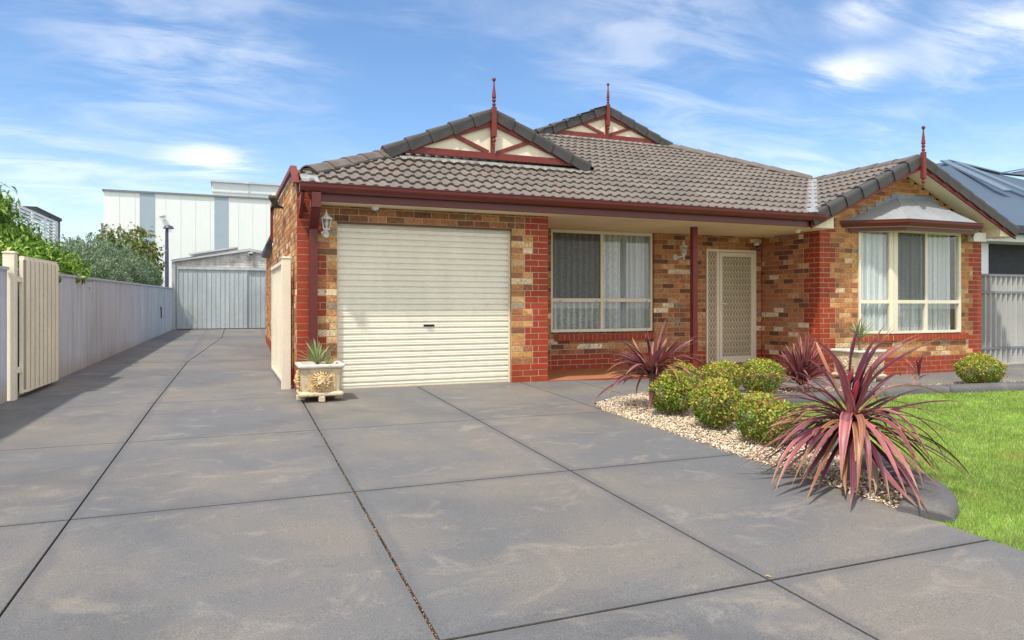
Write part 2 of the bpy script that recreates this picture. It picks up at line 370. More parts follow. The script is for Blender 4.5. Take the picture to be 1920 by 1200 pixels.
slab(dr, [(FX(8.66) - .1, 8.66), (XA, 8.66), (-.82, 13.35), (FX(13.35) - .1, 13.35)], .004); slab(dr, [(XA, 8.66), (XB, 8.66), (.72, 9.02), (.72, 13.3), (-.82, 13.35)], .004)
slab(dr, [(FX(13.35) - .1, 13.35), (-.82, 13.35), (-.395, 19.5), (-.395, 23.62), (FX(23.6) - .1, 23.62)], .005)
slab(dr, [(-.82, 13.35), (.72, 13.3), (4, 13.3), (4, 23.62), (-.395, 23.62), (-.395, 19.5)], .005)
def slabs(mb, name):
    o = npmesh(name, mb.V, mb.F, [M['drive'], M['joint']], mi=[1 if len(f) == 4 and mb.V[f[0]][2] - mb.V[f[1]][2] > .002 and abs(mb.V[f[0]][0] - mb.V[f[1]][0]) < .05 else 0 for f in mb.F]); o['kind'] = 'structure'
slabs(dr, 'driveway')
# path in front of the porch and along the wing
bed_back = [(3.80, 7.04), (4.0, 7.2), (4.31, 7.41), (4.72, 7.58), (5.6, 7.66), (6.5, 7.70), (7.49, 7.72), (9.39, 7.68), (10.25, 7.66), (11.69, 7.48), (13, 7.48), (18, 7.5)]
pa = MB()
slab(pa, [(XD, 6.66), (3.80, 7.04), (4.0, 7.2), (4.31, 7.41), (4.5, 7.5), (4.5, 8.985), (4.11, 8.985), (4.11, 9.12), (XD, 9.12)], .005)
slab(pa, [(4.5, 7.5), (4.72, 7.58), (5.6, 7.66), (6.5, 7.70), (7.0, 7.71), (7.0, 8.985), (4.5, 8.985)], .002)
slab(pa, [(7.0, 7.71), (7.49, 7.72), (9.39, 7.68), (9.5, 7.68), (9.5, 9.1), (9.15, 9.1), (9.15, 8.985), (7.0, 8.985)], .003)
slab(pa, [(9.5, 7.68), (10.25, 7.66), (11.69, 7.48), (12.4, 7.48), (12.4, 9.1), (9.5, 9.1)], .004)
slab(pa, [(12.4, 7.48), (13, 7.48), (18, 7.5), (18, 9.35), (12.4, 9.35)], .004)
slabs(pa, 'path')
# kerb
kc = [(3.70, 2.86), (3.90, 2.97), (4.08, 3.15), (4.22, 3.40), (4.38, 3.75), (4.56, 4.2), (4.70, 4.8), (4.80, 5.5), (4.98, 6.15), (5.35, 6.60), (6.1, 6.66), (7.2, 6.74), (8.2, 6.98), (9.2, 7.10), (10.3, 7.0), (11.6, 6.88), (13, 6.85), (18, 6.9)]
def smooth_curve(P, m=10):
    out = []
    for i in range(len(P) - 1):
        p0 = np.array(P[max(i - 1, 0)]); p1 = np.array(P[i]); p2 = np.array(P[i + 1]); p3 = np.array(P[min(i + 2, len(P) - 1)])
        for t in np.linspace(0, 1, m, endpoint=False):
            out.append(.5 * ((2 * p1) + (-p0 + p2) * t + (2 * p0 - 5 * p1 + 4 * p2 - p3) * t * t + (-p0 + 3 * p1 - 3 * p2 + p3) * t ** 3))
    out.append(np.array(P[-1])); return np.array(out)
KC = smooth_curve(kc)
def kerb_run(mb, C, w=.115, first=False):
    prof = [(-1.0, -.06), (-1.0, .03), (-.93, .062), (-.75, .082), (-.3, .092), (.3, .092), (.75, .08), (.95, .05), (1.0, .0), (1.0, -.06)]
    V = []; n = len(prof)
    T = np.gradient(C, axis=0); T /= np.linalg.norm(T, axis=1)[:, None]
    for i, (p, t) in enumerate(zip(C, T)):
        q = (-t[1], t[0]); ww = w * (1.25 if i < 30 else 1)
        hz = min(1, .35 + i / 6) if first else 1
        for a, z in prof: x = p[0] + q[0] * a * -ww; y = p[1] + q[1] * a * -ww; V.append((x, y, g(x, y) + (z * hz if z > 0 else z)))
    F = [(i * n + k, (i + 1) * n + k, (i + 1) * n + k + 1, i * n + k + 1) for i in range(len(C) - 1) for k in range(n - 1)]
    F += [tuple(range(n))[::-1], tuple((len(C) - 1) * n + k for k in range(n))]
    mb.add(V, F)
kb = MB(); cut = [0, 62, 92, 118, 133, 147, 160, len(KC)]
for a, b in zip(cut[:-1], cut[1:]): 
    seg = KC[a:min(b + 1, len(KC))].copy()
    if a: seg[0] += (seg[1] - seg[0]) * .08
    kerb_run(kb, seg, first=(a == 0))
kbo = kb.build('kerb', M['kerb'], smooth=True); kbo['kind'] = 'structure'
for p in kbo.data.polygons:
    if len(p.vertices) > 4: p.use_smooth = False
# lawn base, bed soil
def ribbon(name, A, B, mt, zo, kind):
    n = len(A); V = [(x, y, g(x, y) + zo) for x, y in A] + [(x, y, g(x, y) + zo) for x, y in B]
    o = npmesh(name, V, [(i, i + 1, n + i + 1, n + i) for i in range(n - 1)], mt); o['kind'] = kind; return o
bedpoly = [(3.675, 2.9), (3.675, 6.6)] + bed_back + [tuple(p) for p in KC[::-1]]
lawnpoly = [(3.71, -4), (18, -4)] + [(18, 6.9)] + [tuple(p) for p in KC[::-1]]
def poly_sheet(name, poly, mt, zo, step=.5):
    bm = bmesh.new(); bm.faces.new([bm.verts.new((x, y, 0)) for x, y in poly])
    for xs in (4.5, 9.5):
        bmesh.ops.bisect_plane(bm, geom=bm.verts[:] + bm.edges[:] + bm.faces[:], plane_co=(xs, 0, 0), plane_no=(1, 0, 0))
    bmesh.ops.triangulate(bm, faces=bm.faces[:])
    for v in bm.verts: v.co.z = g(v.co.x, v.co.y) + zo
    me = bpy.data.meshes.new(name); bm.normal_update()
    for f in bm.faces:
        if f.normal.z < 0: f.normal_flip()
    bm.to_mesh(me); bm.free(); return link(name, me, mt)
tag(poly_sheet('garden_bed', bedpoly, M['soil'], -.012), kind='structure')
tag(poly_sheet('lawn', lawnpoly, M['turfbase'], -.012), kind='structure')

def in_poly(P, poly):
    x, y = P[:, 0], P[:, 1]; ins = np.zeros(len(P), bool); n = len(poly)
    for i in range(n):
        x0, y0 = poly[i - 1]; x1, y1 = poly[i]
        c = ((y0 > y) != (y1 > y)) & (x < (x1 - x0) * (y - y0) / (y1 - y0 + 1e-12) + x0); ins ^= c
    return ins
def gv(P): return .0215 * (P[:, 1] - 9) - .13 * np.clip((P[:, 0] - 4.5) / 5, 0, 1)
def kdist(P):
    d = np.full(len(P), 9.)
    for k in range(0, len(KC), 2): d = np.minimum(d, np.hypot(P[:, 0] - KC[k, 0], P[:, 1] - KC[k, 1]))
    return d

# pebbles
def pebbles():
    n = 90000
    P = np.column_stack([rng.uniform(3.64, 15, n), rng.uniform(2.9, 7.8, n)])
    P = P[in_poly(P, bedpoly)]; P = P[kdist(P) > .118]
    keep = rng.random(len(P)) < np.where(P[:, 0] < 5.2, 1, .55); P = P[keep]
    lim = 15500; P = np.vstack([P, P[P[:, 0] < 4.7] + rng.normal(0, .02, (int((P[:, 0] < 4.7).sum()), 2))]); P = P[in_poly(P, bedpoly)]; P = P[rng.permutation(len(P))][:30000]
    t = (1 + 5 ** .5) / 2
    ico = np.array([(-1, t, 0), (1, t, 0), (-1, -t, 0), (1, -t, 0), (0, -1, t), (0, 1, t), (0, -1, -t), (0, 1, -t), (t, 0, -1), (t, 0, 1), (-t, 0, -1), (-t, 0, 1)]); ico /= np.linalg.norm(ico[0])
    fi = np.array([(0, 11, 5), (0, 5, 1), (0, 1, 7), (0, 7, 10), (0, 10, 11), (1, 5, 9), (5, 11, 4), (11, 10, 2), (10, 7, 6), (7, 1, 8), (3, 9, 4), (3, 4, 2), (3, 2, 6), (3, 6, 8), (3, 8, 9), (4, 9, 5), (2, 4, 11), (6, 2, 10), (8, 6, 7), (9, 8, 1)])
    m = len(P); s = rng.uniform(.005, .0105, m); 
    V = ico[None] * rng.uniform(.75, 1.25, (m, 12, 1))
    V = V * (s[:, None, None] * np.stack([rng.uniform(.8, 1.4, m), rng.uniform(.7, 1.1, m), rng.uniform(.45, .8, m)], 1)[:, None, :])
    a = rng.uniform(0, 6.28, m); ca, sa = np.cos(a)[:, None], np.sin(a)[:, None]
    x = V[..., 0] * ca - V[..., 1] * sa; y = V[..., 0] * sa + V[..., 1] * ca
    V = np.stack([x, y, V[..., 2]], -1)
    z = gv(P) + rng.uniform(-.008, .012, m)
    V += np.column_stack([P, z])[:, None, :]
    pal = np.array([(.74, .64, .49), (.68, .54, .37), (.82, .76, .64), (.58, .42, .27), (.38, .24, .14), (.78, .69, .55)])
    C = pal[rng.choice(6, m, p=[.28, .20, .16, .13, .07, .16])] * rng.uniform(.85, 1.1, (m, 1))
    C = np.repeat(C, 12, 0)
    F = (fi[None] + (np.arange(m) * 12)[:, None, None]).reshape(-1, 3)
    tag(npmesh('gravel', V.reshape(-1, 3), F, M['pebble'], C=C), 'pale pebble mulch covering the garden bed beside the driveway', 'gravel', kind='stuff')
pebbles()

def grass():
    n = 900000
    P = np.column_stack([rng.uniform(3.68, 14.5, n), rng.uniform(1.2, 7.1, n)])
    dist = np.hypot(P[:, 0], P[:, 1]); P = P[rng.random(n) < np.clip((5.2 / dist) ** 1.6, .12, 1)]
    P = P[P[:, 0] < 2.0 * P[:, 1] + 1.5]
    P = P[in_poly(P, lawnpoly)]; P = P[kdist(P) > .112]
    n = len(P); dist = np.hypot(P[:, 0], P[:, 1])
    h = rng.uniform(.014, .036, n); a = rng.uniform(0, 6.28, n); w = rng.uniform(.0012, .0024, n) * np.clip(dist / 5, 1, 2.2)
    lean = rng.uniform(.1, .9, n) * h; la = rng.uniform(0, 6.28, n)
    z = gv(P) - .012
    b = np.column_stack([P, z]); d = np.column_stack([np.cos(a) * w, np.sin(a) * w, np.zeros(n)])
    tip = b + np.column_stack([np.cos(la) * lean, np.sin(la) * lean, h])
    V = np.stack([b - d, b + d, tip], 1).reshape(-1, 3)
    F = np.arange(3 * n).reshape(n, 3)
    base = np.array([(.21, .36, .055), (.28, .45, .08), (.36, .52, .12), (.44, .54, .18), (.58, .54, .30)])
    C = base[rng.choice(5, n, p=[.26, .34, .24, .11, .05])] * rng.uniform(.85, 1.15, (n, 1))
    tag(npmesh('grass', V, F, M['grass'], C=np.repeat(C, 3, 0)), 'short bright green lawn grass with a few yellow patches', 'grass', kind='stuff')
    print('grass', n)
grass()

# litter in the open joint and loose leaves on the slab
def litter():
    V = []; F = []; C = []
    for i in range(520):
        t = random.random() ** .7; y = 8.0 - 6.8 * t
        if random.random() < .35 and y > 6.5: continue
        x = XB + random.gauss(0, .0035); l = random.uniform(.002, .007); a = random.gauss(1.57, .5); w = random.uniform(.001, .003)
        dx, dy = math.cos(a) * l, math.sin(a) * l; z = g(x, y) - random.uniform(.001, .007); b = len(V)
        V += [(x - dx, y - dy, z), (x + w, y, z + .002), (x + dx, y + dy, z + .001), (x - w, y, z + .001)]; F.append((b, b + 1, b + 2, b + 3))
        c = random.choice([(.42, .28, .15), (.30, .17, .08), (.55, .42, .26), (.5, .22, .1)]); C += [c] * 4
    tag(npmesh('dry_debris', V, F, M['litter'], C=C), 'dry leaf crumbs caught in the open driveway joint', 'debris', kind='stuff')
litter()
for i, (x, y, s) in enumerate([(-.48, 10.4, .03), (.35, 9.7, .02), (3.35, 8.6, .018), (2.24, 2.50, .014)]):
    mb = MB(); a = i * 1.7; z = g(x, y)
    pts = []
    for k in range(8):
        th = k / 8 * 6.283; r = s * (1 if k % 2 == 0 else .62) * (1.3 if k in (0, 4) else .8); pts.append((x + math.cos(th + a) * r, y + math.sin(th + a) * r, z + .003 + .006 * (k % 3 == 0)))
    pts.append((x, y, z + .006)); mb.add(pts, [(k, (k + 1) % 8, 8) for k in range(8)], [(.45, .26, .12), (.36, .2, .1), (.6, .45, .28)][i % 3])
    tag(mb.build('fallen_leaf', M['litter'], org=(x, y, z)), 'small dry brown leaf lying on the grey driveway', 'leaf', 'dry leaves fallen on the driveway')

# ------------------------------------------------------------------ the house
H = thing('brick_house', (6, 9, 0), 'single storey orange brick house with quoins, grey tiled roof and burgundy trim', 'house')
TAN = [((.52, .25, .10), 24), ((.45, .20, .08), 22), ((.37, .15, .065), 15), ((.24, .105, .055), 10), ((.58, .37, .18), 12), ((.70, .54, .34), 6), ((.32, .25, .17), 4), ((.55, .30, .11), 12)]
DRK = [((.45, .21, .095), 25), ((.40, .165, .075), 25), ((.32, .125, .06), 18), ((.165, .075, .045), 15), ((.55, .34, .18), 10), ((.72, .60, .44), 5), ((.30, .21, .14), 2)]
LNT = [((.34, .15, .065), 40), ((.25, .11, .05), 30), ((.42, .20, .09), 20), ((.17, .08, .045), 10)]
RED = (.325, .046, .017)
CH = .086
def pick(pal):
    cs, ws = zip(*pal); c = random.choices(cs, ws)[0]; k = random.uniform(.88, 1.12); return tuple(min(.9, x * k) for x in c)
def brick_wall(name, O, U, N, k0, k1, spans, pal, parent=H, z0=0.0, joint=.010, thick=.10):
    """spans(k, zmid) -> list of (ua, ub, kind) with kind 'tan' / 'red'; every brick is its own little block over a mortar body."""
    O = Vector(O); U = Vector(U).normalized(); N = Vector(N).normalized()
    A = MB(); B = MB(); Mo = MB()
    def P(u, n, z): p = O + U * u + N * n; return (p.x, p.y, z)
    for k in range(k0, k1):
        za = z0 + k * CH; zm = za + CH / 2; sp = spans(k, zm)
        # mortar rows, merged across touching spans
        runs = []
        for ua, ub, _ in sp:
            if runs and abs(runs[-1][1] - ua) < 1e-4: runs[-1][1] = ub
            else: runs.append([ua, ub])
        for ua, ub in runs:
            ua += .007; ub -= .007
            vs = [P(ua, -.005, za), P(ub, -.005, za), P(ub, -.005, za + CH), P(ua, -.005, za + CH), P(ua, -thick, za), P(ub, -thick, za), P(ub, -thick, za + CH), P(ua, -thick, za + CH)]
            Mo.add(vs, [(0, 1, 2, 3), (1, 5, 6, 2), (4, 0, 3, 7), (5, 4, 7, 6), (3, 2, 6, 7), (4, 5, 1, 0)])
        for ua, ub, kd in sp:
            edges = [ua]; st = .12 * (k % 2); i = math.floor((ua - st) / .24) + 1
            while st + i * .24 < ub - .001:
                e = st + i * .24
                if e - edges[-1] > .055 and ub - e > .055: edges.append(e)
                i += 1
            edges.append(ub)
            for j in range(len(edges) - 1):
                a = edges[j] + (joint / 2 if j or True else 0); b = edges[j + 1] - joint / 2
                if abs(edges[j] - ua) < 1e-6 and (not any(abs(q[1] - ua) < 1e-4 for q in sp)): a = ua
                if abs(edges[j + 1] - ub) < 1e-6 and (not any(abs(q[0] - ub) < 1e-4 for q in sp)): b = ub
                if b - a < .02: continue
                zb, zt = za + joint / 2, za + CH - joint / 2; e = .003; f = random.uniform(-.0012, .0012)
                if kd == 'red': c = tuple(x * random.uniform(.9, 1.1) for x in (RED,) for x in RED); mb = B
                else: c = pick(kd if isinstance(kd, list) else pal); mb = A
                vs = [P(a + e, f, zb + e), P(b - e, f, zb + e), P(b - e, f, zt - e), P(a + e, f, zt - e), P(a, -.004, zb), P(b, -.004, zb), P(b, -.004, zt), P(a, -.004, zt), P(a, -.03, zb), P(b, -.03, zb), P(b, -.03, zt), P(a, -.03, zt)]
                mb.add(vs, [(0, 1, 2, 3), (0, 4, 5, 1), (1, 5, 6, 2), (2, 6, 7, 3), (3, 7, 4, 0), (4, 8, 9, 5), (5, 9, 10, 6), (6, 10, 11, 7), (7, 11, 8, 4)], c)
    # one mesh, three materials
    V = Mo.V + A.V + B.V; F = [tuple(f) for f in Mo.F] + [tuple(i + len(Mo.V) for i in f) for f in A.F] + [tuple(i + len(Mo.V) + len(A.V) for i in f) for f in B.F]
    C = Mo.C + A.C + B.C; mi = [0] * len(Mo.F) + [1] * len(A.F) + [2] * len(B.F)
    return npmesh(name, V, F, [M['mortar'], M['brick'], M['redbrick']], parent, C, mi=mi)

def phase(zm, zr=2.29): return int(math.floor((zr - zm) / (3 * CH))) % 2 == 0
# garage front
def sp_garage(k, zm):
    r = []
    if zm > 2.12:
        return [(.68, .92, 'red'), (.92, 1.13, LNT), (1.13, 3.60, LNT), (3.60, 4.11 - (.24 if not phase(zm) else .36), LNT), (4.11 - (.24 if not phase(zm) else .36), 4.11, 'red')] if zm < 2.40 else [(.68, .92, 'red')]
    if zm < 3 * CH: return [(.68, 1.167, 'red'), (3.554, 4.11, 'red')]
    w = .36 if phase(zm) else .24
    return [(.68, .68 + (.36 if phase(zm, 2.2) else .24), 'red'), (.68 + (.36 if phase(zm, 2.2) else .24), 1.167, 'tan'), (3.554, 4.11 - w, 'tan'), (4.11 - w, 4.11, 'red')]
brick_wall('front_wall', (0, 9, 0), (1, 0, 0), (0, -1, 0), 0, 30, sp_garage, TAN, thick=.11)
# parapet side wall (slightly splayed)
tops = [(0, 2.585), (.38, 2.86), (4.65, 2.92)]
def zt(u):
    for (a, za), (b, zb) in zip(tops[:-1], tops[1:]):
        if u <= b: return za + (zb - za) * (u - a) / (b - a)
    return tops[-1][1]
def sp_side(k, zm):
    u0 = 0
    if zm + .04 > 2.585: u0 = (zm + .04 - 2.585) / (.275 / .38)
    if zm + .04 > 2.92: return []
    if zm + .04 > 2.86: u0 = (zm + .04 - 2.86) / .06 * 4.27 + .38
    if u0 > 4.5: return []
    if zm < 3 * CH: return [(max(u0, .031), 4.75, 'red')]
    return [(max(u0, .031), 4.75, 'tan')]
side_dir = Vector((-.015, 1, 0)).normalized()
brick_wall('side_wall', (.68, 9.0, 0), side_dir, (-1, -.015, 0), 0, 34, sp_side, TAN, thick=.11)
# recessed porch wall
def sp_porch(k, zm):
    kd = 'red' if zm < 3 * CH else 'tan'
    if zm > 2.40: return []
    r = [(4.11, 4.80, kd)]
    if zm < .60: r.append((4.80, 6.79, kd))
    if zm < 2.10: r += [(6.79, 7.885, kd), (9.025, 9.15, kd)]
    else: r += [(6.79, 9.15, kd)]
    return r
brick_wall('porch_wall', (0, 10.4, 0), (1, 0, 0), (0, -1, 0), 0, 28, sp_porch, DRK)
mb = MB(); mb.box(6.79, 6.80, 10.39, 10.395, .1, 2.3)
# garage inner side wall facing the porch
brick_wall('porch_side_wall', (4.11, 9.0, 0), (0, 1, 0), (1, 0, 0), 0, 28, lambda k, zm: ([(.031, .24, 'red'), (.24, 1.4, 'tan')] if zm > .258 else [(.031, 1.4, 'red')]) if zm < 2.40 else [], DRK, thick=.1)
# wing side wall
def sp_wside(k, zm):
    if zm > 2.40: return []
    if zm < .20: return [(.031, 1.4, 'red')]
    w = .24 if phase(zm) else .36
    if zm > 2.2: w = .36
    return [(.031, w, 'red'), (w, 1.4, 'tan')]
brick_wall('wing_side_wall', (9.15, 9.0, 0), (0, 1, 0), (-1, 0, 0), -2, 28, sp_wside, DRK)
ZR = lambda X: 3.66 - .455 * abs(X - 11.08)
def sp_wing(k, zm):
    hw = (3.62 - .12 - zm - .05) / .455
    a = max(9.15, 11.08 - hw); b = min(13.17, 11.08 + hw)
    if a >= b: return []
    if zm < .20: return [(9.15, 13.17, 'red')]
    if zm > 2.55: return [(a, b, 'tan')]
    w = .36 if phase(zm, 2.55) else .24
    if .55 < zm < 2.42:
        return [(9.15, 9.15 + w, 'red'), (9.15 + w, 9.985, 'tan'), (12.44, 13.17 - w, 'tan'), (13.17 - w, 13.17, 'red')]
    if zm > 2.42: w = .36
    return [(9.15, 9.15 + w, 'red'), (9.15 + w, 13.17 - w, 'tan'), (13.17 - w, 13.17, 'red')]
brick_wall('wing_front_wall', (0, 9, 0), (1, 0, 0), (0, -1, 0), -2, 41, sp_wing, TAN)
# bay base: splayed return, front, and the splayed brick jamb
fx = Vector((.72, -.20, 0)); fl = fx.length
brick_wall('bay_base_splay', (9.88, 9.0, 0), fx, (-.20, -.72, 0), -2, 6, lambda k, zm: [(0, fl, 'red' if zm < .2 else 'tan')], TAN)
brick_wall('bay_base', (10.60, 8.80, 0), (1, 0, 0), (0, -1, 0), -2, 6, lambda k, zm: [(0, 1.86, 'red' if zm < .2 else 'tan')], TAN)
fr_ = Vector((.18, .20, 0))
brick_wall('bay_base_splay', (12.46, 8.80, 0), fr_, (.2, -.18, 0), -2, 6, lambda k, zm: [(0, fr_.length, 'red' if zm < .2 else 'tan')], TAN)
brick_wall('bay_jamb', (9.88, 9.0, 0), fx, (-.20, -.72, 0), 6, 28, lambda k, zm: [(0, .11, 'tan')], TAN)
brick_wall('right_side_wall', (13.17, 9.0, 0), (0, 1, 0), (1, 0, 0), -2, 27, lambda k, zm: [(.031, .24, 'red'), (.24, 6, 'tan')] if zm < 2.40 else [], TAN)
# brick-on-edge sills
def rowlock(name, P0, P1, z1, h, proj, step=.086, slope=.02):
    P0 = Vector(P0); P1 = Vector(P1); U = (P1 - P0).normalized(); Nn = Vector((U.y, -U.x, 0)); n = round((P1 - P0).length / step); st = (P1 - P0).length / n
    A = MB(); Mo = MB()
    for i in range(n):
        a = P0 + U * (i * st + .005); b = P0 + U * ((i + 1) * st - .005); c = tuple(x * random.uniform(.88, 1.1) for x in RED)
        q = [a + Nn * proj, b + Nn * proj, b - Nn * .10, a - Nn * .10]
        vs = [(p.x, p.y, z1 - h) for p in q] + [(q[0].x, q[0].y, z1 - slope), (q[1].x, q[1].y, z1 - slope), (q[2].x, q[2].y, z1), (q[3].x, q[3].y, z1)]
        A.add(vs, [(0, 3, 2, 1), (4, 5, 6, 7), (0, 1, 5, 4), (1, 2, 6, 5), (2, 3, 7, 6), (3, 0, 4, 7)], c)
    q = [P0 + Nn * (proj - .004), P1 + Nn * (proj - .004), P1 - Nn * .10, P0 - Nn * .10]
    Mo.add([(p.x, p.y, z1 - h + .004) for p in q] + [(q[0].x, q[0].y, z1 - slope - .004), (q[1].x, q[1].y, z1 - slope - .004), (q[2].x, q[2].y, z1 - .004), (q[3].x, q[3].y, z1 - .004)], [(0, 3, 2, 1), (4, 5, 6, 7), (0, 1, 5, 4), (1, 2, 6, 5), (2, 3, 7, 6), (3, 0, 4, 7)])
    V = Mo.V + A.V; F = Mo.F + [tuple(i + len(Mo.V) for i in f) for f in A.F]
    return npmesh(name, V, F, [M['mortar'], M['redbrick']], H, Mo.C + A.C, mi=[0] * len(Mo.F) + [1] * len(A.F))
rowlock('window_sill', (4.86, 10.4, 0), (6.86, 10.4, 0), .612, .125, .035)
rowlock('window_sill', (9.90, 8.995, 0), (10.595, 8.80, 0), .585, .13, .028)
rowlock('window_sill', (10.605, 8.80, 0), (12.50, 8.80, 0), .585, .13, .028)
# dark room volumes behind the glass
mb = MB()
def room(x0, x1, y0, y1, z0, z1):
    vs = [(x0, y0, z0), (x1, y0, z0), (x1, y1, z0), (x0, y1, z0), (x0, y0, z1), (x1, y0, z1), (x1, y1, z1), (x0, y1, z1)]
    mb = MB(); mb.add(vs, [(0, 1, 2, 3), (4, 7, 6, 5), (1, 5, 6, 2), (2, 6, 7, 3), (3, 7, 4, 0)]); mb.build('room_lining', M['room'], H)
room(4.2, 7.4, 10.51, 13, -.02, 2.42); room(9.3, 13.05, 9.11, 12, -.1, 2.42)

# --- windows
def curtain_mesh(x0, x1, y, z0, z1, period, amp, fn=None, seed=0):
    n = int((x1 - x0) / .006); xs = np.linspace(x0, x1, n); r = np.random.default_rng(seed)
    ph = np.cumsum(r.normal(0, .05, n)); yy = y + 1.7 * amp * np.sin(2 * np.pi * xs / period + ph * 3) + .4 * amp * np.sin(2 * np.pi * xs / (period * 2.7) + 1)
    m = 8; V = []; 
    for j in range(m):
        z = z0 + (z1 - z0) * j / (m - 1); k = 1.15 - .3 * j / (m - 1)
        V.append(np.column_stack([xs, y + (yy - y) * k, np.full(n, z)]))
    V = np.vstack(V); i, j = np.meshgrid(np.arange(n - 1), np.arange(m - 1)); b = (j * n + i).ravel()
    return V, np.column_stack([b, b + 1, b + n + 1, b + n])
W = MB(); x0, x1, z0, z1, yw = 4.812, 6.775, .628, 2.345, 10.46
fw = .035
W.box(x0, x0 + fw, yw - .03, yw + .04, z0, z1, .003).box(x1 - fw, x1, yw - .03, yw + .04, z0, z1, .003)
W.box(x0 + fw, x1 - fw, yw - .03, yw + .04, z0, z0 + .05, .003).box(x0 + fw, x1 - fw, yw - .03, yw + .04, z1 - .055, z1, .003)
W.box(5.745, 5.80, yw - .028, yw + .038, z0 + .05, z1 - .055, .003)
W.box(x0 + fw, 5.745, yw - .026, yw + .036, 1.135, 1.195, .003).box(5.80, x1 - fw, yw - .026, yw + .036, 1.135, 1.195, .003)
win = W.build('window', M['frame'], H); tag(win, 'wide porch window with lace and a darker screened upper pane')
for a, b, c, d in ((x0 + fw, 5.745, z0 + .05, 1.135), (5.80, x1 - fw, z0 + .05, 1.135), (x0 + fw, 5.745, 1.195, z1 - .055), (5.80, x1 - fw, 1.195, z1 - .055)):
    MB().box(a - .004, b + .004, yw + .004, yw + .008, c - .004, d + .004).build('pane', M['glass'], win)
MB().box(x0 + fw, 5.745, yw - .012, yw - .010, 1.195, z1 - .055).build('insect_screen', M['screen'], win)
V, F = curtain_mesh(4.82, 6.20, 10.56, .5, 2.4, .115, .016, seed=1); npmesh('lace_curtain', V, F, M['lace'], win, smooth=True)
V, F = curtain_mesh(6.06, 6.80, 10.60, .5, 2.4, .085, .022, seed=2); npmesh('sheer_curtain', V, F, M['sheer'], win, smooth=True)
for xx in (4.98, 5.66, 5.86, 6.66): MB().box(xx - .02, xx + .02, yw - .034, yw - .026, 1.148, 1.158).build('window_catch', M['dark'], win)
# bay window: splay pane, wide post, two front panes
bw = MB(); zb, zt_ = .585, 2.40
def frame_run(mb, P0, P1, segs, zb, zt_, zm=None, d=.06, w=.035):
    """segs: list of u positions of mullion centres; rails top/bottom/middle."""
    P0 = Vector(P0); P1 = Vector(P1); U = (P1 - P0).normalized(); N = Vector((U.y, -U.x, 0)); L_ = (P1 - P0).length
    def bx(u0, u1, za, zb_, dd=0):
        q = [P0 + U * u0 + N * (.03 - dd), P0 + U * u1 + N * (.03 - dd), P0 + U * u1 - N * (d - .03 - dd), P0 + U * u0 - N * (d - .03 - dd)]
        mb.prism([(p.x, p.y, za) for p in q], (0, 0, zb_ - za))
    for u, ww in segs: bx(u - ww / 2, u + ww / 2, zb, zt_)
    us = sorted(segs)
    for (a, wa), (b, wb) in zip(us[:-1], us[1:]):
        for za, zz in ((zb, zb + .045), (zt_ - .05, zt_)) + (((zm - .03, zm + .03),) if zm else ()): bx(a + wa / 2, b - wb / 2, za, zz, .002)
    return P0, U, N
P0, U_, N_ = frame_run(bw, (9.985, 8.971, 0), (10.60, 8.80, 0), [(.02, .04), (.60, .075)], zb, zt_, 1.14)
frame_run(bw, (10.60, 8.80, 0), (12.28, 8.80, 0), [(.05, .095), (.80, .055), (1.66, .045)], zb, zt_, 1.14)
frame_run(bw, (12.28, 8.80, 0), (12.46, 8.99, 0), [(.02, .04), (.24, .04)], zb, zt_, 1.14)
bay = bw.build('bay_window', M['frame'], H); tag(bay, 'cream framed bay window with closed white lace curtains')
def pane(Pa, Pb, za, zb_, par, name='pane', mt='glass', off=.008, th=.004):
    Pa = Vector(Pa); Pb = Vector(Pb); U = (Pb - Pa).normalized(); N = Vector((U.y, -U.x, 0))
    q = [Pa + N * (off - .01), Pb + N * (off - .01), Pb + N * (off - .01 - th), Pa + N * (off - .01 - th)]
    return MB().prism([(p.x, p.y, za) for p in q], (0, 0, zb_ - za)).build(name, M[mt], par)
for za, zz in ((zb + .045, 1.11), (1.17, zt_ - .05)):
    pane((10.005, 8.966, 0), (10.575, 8.807, 0), za, zz, bay); pane((10.69, 8.80, 0), (11.375, 8.80, 0), za, zz, bay); pane((11.42, 8.80, 0), (12.24, 8.80, 0), za, zz, bay); pane((12.31, 8.835, 0), (12.44, 8.965, 0), za, zz, bay)
pane((10.69, 8.80, 0), (11.375, 8.80, 0), 1.17, zt_ - .05, bay, 'insect_screen', 'screen', .028, .002)
V, F = curtain_mesh(10.70, 12.20, 8.93, .5, 2.42, .07, .012, seed=5); npmesh('lace_curtain', V, F, M['sheer'], bay, smooth=True)
V, F = curtain_mesh(9.99, 10.66, 9.0, .5, 2.42, .07, .010, seed=6); V[:, 1] += -(V[:, 0] - 9.99) * .27 + .04; npmesh('lace_curtain', V, F, M['sheer'], bay, smooth=True)
# bay floor/soffit under the canopy
MB().prism([(9.75, 8.99, 2.41), (10.50, 8.44, 2.41), (12.18, 8.44, 2.41), (12.95, 8.99, 2.41)], (0, 0, .012)).build('bay_soffit', M['soffit'], H)
MB().prism([(9.99, 9.1, zb - .03), (9.99, 8.98, zb - .03), (10.6, 8.83, zb - .03), (12.28, 8.83, zb - .03), (12.44, 9.0, zb - .03), (12.44, 9.1, zb - .03)], (0, 0, .02)).build('bay_seat', M['frame'], H)
